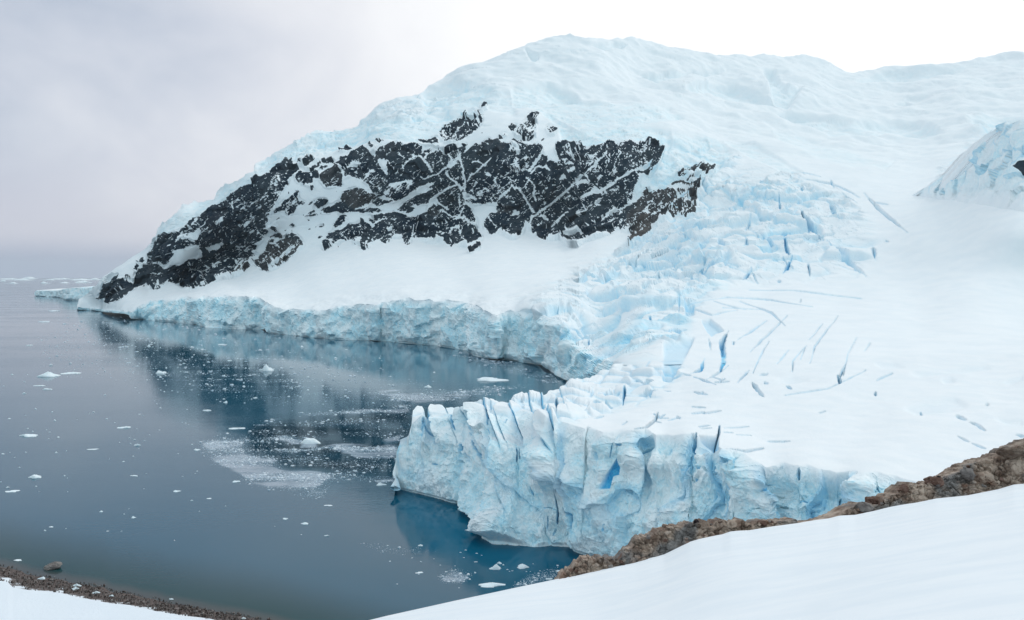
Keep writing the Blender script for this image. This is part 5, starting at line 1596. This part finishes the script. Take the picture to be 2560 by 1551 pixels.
build_shore_stones()
for i, (px, py, ww, lab) in enumerate([(190,1466,19,"white ice lump stranded on the beach, upper of the stacked pair"),(186,1474,18,"white ice lump stranded on the beach, lower of the stacked pair"),
                                       (240,1483,16,"long white ice lump stranded on the beach near the snow"),(279,1491,11,"small white ice lump on the beach right of the long one"),
                                       (104,1448,16,"white ice lump near the left end of the beach"),(428,1499,11,"pale ice lump half in the water at the beach edge"),
                                       (609,1547,11,"white ice lump at the beach corner by the frame edge"),(45,1401,20,"pale sunken ice lump in the shallows left of the boulder")]):
    s = (py - beachf(px)) / (snowf(px) - beachf(px))
    z = max(0, float(s) * 2.2)
    Y = float(waterY(py, z))
    o = link('stranded_ice', floe_mesh('stranded_ice', 700 + i, peaks=1), label=lab, cat='ice lump', loc=(Y * (px - CX) / F, Y, z))
    wd = ww * Y / F / 2
    o.scale = (wd, wd * .8, wd * (.75 if i < 7 else .15))

# ------------------------------------------------------------------ foreground snow slope and rocky ridge
edge_pts = [(500,1690),(700,1625),(900,1565),(966,1548),(1143,1507),(1309,1470),(1392,1452)] + [(1380 + x / 4.928, 1230 + y / 4.928) for x, y in parse("270,1050 500,1000 750,940 1030,880 1230,820 1380,780 1500,720 1600,670 1700,620 1830,580 2000,545 2100,525 2200,490 2300,480")] + [(1600 + x / 2.567, 900 + y / 2.567) for x, y in parse("700,1095 850,1070 1015,1048 1130,1028 1210,1018 1280,1000 1380,995 1500,970 1600,945 1680,930 1780,915 1900,890 2000,880 2100,870 2200,850 2300,830 2400,800 2464,795 2800,740 3300,640 6700,130 11300,-260")]
edgef = curve(edge_pts)
edgeY = curve([(500,58),(966,64),(1392,78),(1700,82),(2000,86),(2300,88),(2560,90),(2900,92),(4200,95),(6000,100)])
def build_slope():
    px = np.concatenate([np.arange(300, 2900, 5.0), np.arange(2900, 6000, 25.0)])
    e, Ye = edgef(px), edgeY(px)
    n = 150
    s = np.linspace(0, 1, n)[:, None]
    py = e + s ** 2.2 * (5200 - e)
    PX = np.broadcast_to(px, py.shape)
    D = TPS([(x, float(edgef(x)), float(edgeY(x))) for x in list(range(300, 2901, 120)) + [3300, 3800, 4400, 5200, 6000]] + [(2560,1551,26),(2000,1551,33),(1500,1551,47),(1200,1600,44),(2900,1551,24),(600,2000,22),(1280,2000,15),(2000,2000,13),(2560,2000,12),(2900,2000,11),(500,3000,7),(1280,3000,6),(2000,3000,5.5),(2900,3000,5),(300,5200,2.6),(1280,5200,2.4),(2900,5200,2.2),(4400,1551,26),(6000,1551,30),(4400,2000,11),(6000,2000,12),(4400,3000,5),(6000,3000,5),(4400,5200,2.2),(6000,5200,2.2)])
    Y = D(PX, py)
    Y += (Ye - Y[0])[None] * (1 - smooth(s, 0, .2))
    P = P3(PX, py, Y)
    x, y = P[..., 0], P[..., 1]
    P[..., 2] += (fbm(x * .05, y * .05, x * 0, 3) * .5 + fbm(x * .3, y * .2, x * 0, 3) * .03) * smooth(s, 0, .12)
    rows = [P]
    a = P[0].copy()
    sk = []
    for dy, dz in ((2.0, -.6), (7, -4), (25, -22), (70, -75), (80, -100)):
        q = a.copy(); q[:, 1] += dy; q[:, 0] *= q[:, 1] / a[:, 1]; q[:, 2] += dz
        sk.append(q[None])
    P = np.concatenate(sk[::-1] + [P], 0)
    me = raw_mesh('snow_slope', P.reshape(-1, 3), grid_faces(*P.shape[:2]).reshape(-1, 4), MAT_SNOW)
    link('snow_slope', me, kind='structure')
build_slope()

def ridge_material(name, tone):
    m, t, b = new_mat(name)
    a = tex_noise(t, 0.55, 6, .65); c_ = tex_noise(t, 1.9, 6, .7); d_ = tex_noise(t, 0.22, 3, .5)
    c = mixc(t, ramp01(t, a, .38, .62), tuple(v * tone for v in (0.21, 0.145, 0.11)), tuple(v * tone for v in (0.50, 0.40, 0.325)))
    c = mixc(t, ramp01(t, d_, .52, .66), c, tuple(v * tone for v in (0.24, 0.225, 0.215)))
    rd = tex_noise(t, 0.4, 2, .5, stretch=(1, 1, 1.4))
    c = mixc(t, math_n(t, 'MULTIPLY', ramp01(t, rd, .6, .72), .7), c, tuple(v * tone for v in (0.21, 0.105, 0.065)))
    c = mixc(t, math_n(t, 'MULTIPLY', ramp01(t, c_, .52, .68), .75), c, tuple(v * tone for v in (0.045, 0.036, 0.032)))
    t.links.new(c, b.inputs['Base Color']); b.inputs['Roughness'].default_value = .92
    b.inputs['Specular IOR Level'].default_value = .2
    bump(t, b, c_, .12, .8)
    return m
MAT_RIDGE = ridge_material('brown_ridge_rock', 1.0)
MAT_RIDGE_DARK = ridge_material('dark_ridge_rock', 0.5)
MAT_RIDGE_RED = simple_mat('red_brown_rock', (0.085, 0.048, 0.036), (0.20, 0.125, 0.10), 1.1, .9, .1, .7)
MAT_DARKROCK = simple_mat('dark_boulder_rock', (0.018, 0.014, 0.017), (0.05, 0.036, 0.036), 1.6, .9, .08)
ridge_top_a = [(1380 + x / 4.928, 1230 + y / 4.928) for x, y in parse("60,1120 80,1100 110,1040 160,990 260,940 290,890 370,860 430,830 480,815 600,815 740,820 830,820 870,790 920,720 990,690 1040,610 1100,560 1200,540 1280,510 1300,490 1440,430 1600,410 1720,400 1840,385 1920,385 2000,400 2020,370 2150,360 2220,380 2320,375 2390,390 2464,410")] + [(1600 + x / 2.567, 900 + y / 2.567) for x, y in parse("750,1045 820,1030 870,1040 960,1035 1000,1022 1018,1050 1200,1040")]
ridge_top_b = [(1600 + x / 2.567, 900 + y / 2.567) for x, y in parse("1100,1060 1180,1030 1275,1000 1340,955 1400,930 1440,918 1500,935 1560,910 1620,870 1680,860 1685,822 1740,800 1830,800 1870,790 1940,775 2010,745 2080,690 2160,660 2190,648 2290,630 2340,590 2400,570 2464,540 2700,450 3000,420 4200,380 5500,300")]
def build_ridge(tops, x0, x1, name, seed):
    px = np.arange(x0, x1, 1.0)
    tpf = curve(tops)
    tp, e = tpf(px), edgef(px)
    tp = tp + fbm(px * .12, px * 0 + seed, px * 0, 4) * 5
    ht = np.maximum(e - tp, -2)
    lo = e + 6
    n = 64
    s = np.linspace(0, 1, n)[:, None]
    py = tp + (lo - tp) * s
    PX = np.broadcast_to(px, py.shape)
    Ye = edgeY(px) + 1.0
    dep = np.clip(ht, 0, 200) * Ye / F
    Y = Ye + (1 - s) * dep * 1.1 + 0 * py
    P = P3(PX, py, Y)
    nor = grid_normals(P)
    x, y, z = P[..., 0], P[..., 1], P[..., 2]
    f1, f2, hid, off = voronoi(x * 1.2 + fbm(x * .5, y * .5, z * .5, 2) * .9, y * 1.2, z * 1.9)
    g1, g2, gid, go = voronoi(x * 1.9, y * 1.9, z * 2.3)
    d = (RND[hid] - .5) * .8 + off[0] * (RND[hid + 256] - .5) * 1.6 + off[2] * (RND[hid + 512] - .5) * 1.6 + (RND[gid] - .5) * .34 + go[0] * (RND[gid + 256] - .5) * .6 + go[2] * (RND[gid + 512] - .5) * .6 + fbm(x * 1.2, y * 1.2, z * 1.2, 5, .65) * .75
    d -= (1 - smooth(f2 - f1, 0, .12)) * .35
    d *= 0.55 * np.clip(ht / 18, 0.1, 1)[None, :]
    P = P + nor * d[..., None]
    b1 = P[0].copy(); b1[:, 1] += 3.5; b1[:, 2] -= .8
    b2 = b1.copy(); b2[:, 1] += 14; b2[:, 2] -= 22
    P = np.concatenate([b2[None], b1[None], P], 0)
    me = raw_mesh(name, P.reshape(-1, 3), grid_faces(*P.shape[:2]).reshape(-1, 4), MAT_RIDGE, None, False)
    return me
link('rock_outcrop', build_ridge(ridge_top_a, 1390, 2080, 'rock_outcrop', 1.0), label="low brown rock outcrop along the snow edge, from the blue water to the thin gap", cat='rock outcrop')
link('rock_outcrop', build_ridge(ridge_top_b, 2030, 3700, 'rock_outcrop', 7.0), label="taller brown rock outcrop climbing beside the snow to the frame's right edge", cat='rock outcrop')
for i, (px, py, ww, hh, mat, lab, sq) in enumerate([
    (1741,1307,14,14,MAT_DARKROCK,"small black boulder perched alone on top of the low outcrop",(1,1,1)),
    (2179,1253,29,20,MAT_RIDGE_RED,"dark red-brown angular boulder sitting on the grey domed one",(1,.8,.75)),
    (2163,1271,42,24,MAT_BOULDER,"grey domed boulder under the dark red-brown one",(1.1,.8,.7)),
    (2334,1204,40,24,MAT_RIDGE_RED,"rounded reddish boulder on the crest of the tall outcrop",(1.1,.9,.75)),
    (2347,1195,11,9,MAT_DARKROCK,"tiny dark stone balanced beside the rounded reddish boulder",(1,1,1)),
    (2283,1236,34,34,MAT_RIDGE,"upright tan boulder with a pale edge at the left step of the tall outcrop",(.8,.8,1.1)),
    (2261,1226,26,28,MAT_RIDGE_RED,"blocky red-brown boulder left of the upright tan boulder",(.9,.8,1)),
    (2420,1185,34,30,MAT_BOULDER,"squarish grey boulder in the middle of the tall outcrop",(1,.8,.95)),
    (2462,1196,48,30,MAT_RIDGE,"smooth tan boulder right of the squarish grey boulder",(1.2,.8,.8)),
    (2545,1170,50,50,MAT_RIDGE,"big pale tan boulder at the right edge of the frame",(1,.8,1.1)),
    (2530,1130,60,24,MAT_RIDGE_DARK,"dark rock slab at the top right end of the outcrop",(1.5,.8,.6)),
    (1835,1310,32,18,MAT_RIDGE,"blocky tan boulder on the crest right of the small black boulder",(1.1,.8,.8)),
    (1905,1308,22,10,MAT_RIDGE_RED,"low flat brown boulder near the right end of the low outcrop",(1.3,.8,.6)),
    (2150,1296,20,14,MAT_BOULDER,"small pale boulder at the snow edge below the grey domed one",(1.1,.8,.8)),
]):
    Y = float(edgeY(px)) + (1.5 if py > edgef(px) - 20 else 3.0)
    p = P3(px, py, Y)
    o = link('boulder', rock_mesh('boulder', 20 + i, mat, 4, .42), label=lab, cat='boulder', loc=tuple(p))
    sx, sz = ww / 2 * Y / F, hh / 2 * Y / F
    o.scale = (sx * 1.05, sx * .9, sz * 1.05)
    o.rotation_euler = (random.uniform(-.2, .2), random.uniform(-.25, .25), random.uniform(0, 6.28))

# ------------------------------------------------------------------ haze
def build_haze():
    x0, x1, y0, y1, z0, z1 = -70000, 70000, -6000, 70000, -110, 1400
    V = [(x, y, z) for z in (z0, z1) for y in (y0, y1) for x in (x0, x1)]
    Fc = [(0, 2, 3, 1), (4, 5, 7, 6), (0, 1, 5, 4), (2, 6, 7, 3), (0, 4, 6, 2), (1, 3, 7, 5)]
    me = bpy.data.meshes.new('haze')
    me.from_pydata(V, [], Fc)
    m = bpy.data.materials.new('thin_sea_haze')
    m.use_nodes = True
    t = m.node_tree
    t.nodes.clear()
    o_ = t.nodes.new('ShaderNodeOutputMaterial')
    v = t.nodes.new('ShaderNodeVolumePrincipled')
    v.inputs['Color'].default_value = (0.86, 0.93, 0.98, 1)
    v.inputs['Density'].default_value = 0.000012
    v.inputs['Anisotropy'].default_value = 0.3
    t.links.new(v.outputs[0], o_.inputs['Volume'])
    me.materials.append(m)
    link('haze', me, kind='stuff', label='thin pale haze over the bay and mountain', cat='haze')
build_haze()
sc.cycles.volume_bounces = 2

# loose rocks broken off the outcrop
def build_loose_rocks():
    r = random.Random(11)
    meshes = []
    for i, m in enumerate((MAT_RIDGE, MAT_RIDGE, MAT_RIDGE_RED, MAT_BOULDER, MAT_RIDGE, MAT_RIDGE_DARK)):
        me = rock_mesh('loose_rock', 60 + i, m, 3, .75, (1.15, .85, .7))
        meshes.append(me)
    ta, tb = curve(ridge_top_a), curve(ridge_top_b)
    k = 0
    while k < 120:
        px = r.uniform(1410, 2560)
        lowp = px < 2045
        tp = float((ta if lowp else tb)(px))
        e = float(edgef(px))
        if e - tp < 8: continue
        s_ = r.choice((0.0, 0.03, r.random(), r.random() * .85, r.random() * .85))
        py = tp + (e - tp) * s_ + 1.5
        Ye = float(edgeY(px)) + 1.0
        Y = Ye + (1 - s_) * (e - tp) * Ye / F * 1.1 - .25
        w = min(r.uniform(3, 9) + r.expovariate(.35), (e - tp) * .45, 20) * Y / F / 2
        p = P3(px, py, Y)
        lab = "loose brown rock lying on the low outcrop above the blue water" if lowp else "loose brown rock lying on the tall outcrop at the right"
        o = link('loose_rock', meshes[r.randrange(6)], label=lab, cat='rock', group='loose rocks on the low outcrop' if lowp else 'loose rocks on the tall outcrop', loc=tuple(float(v) for v in p))
        o.scale = (w, w, w)
        o.rotation_euler = (r.uniform(-.5, .5), r.uniform(-.5, .5), r.uniform(0, 6.28))
        k += 1
build_loose_rocks()
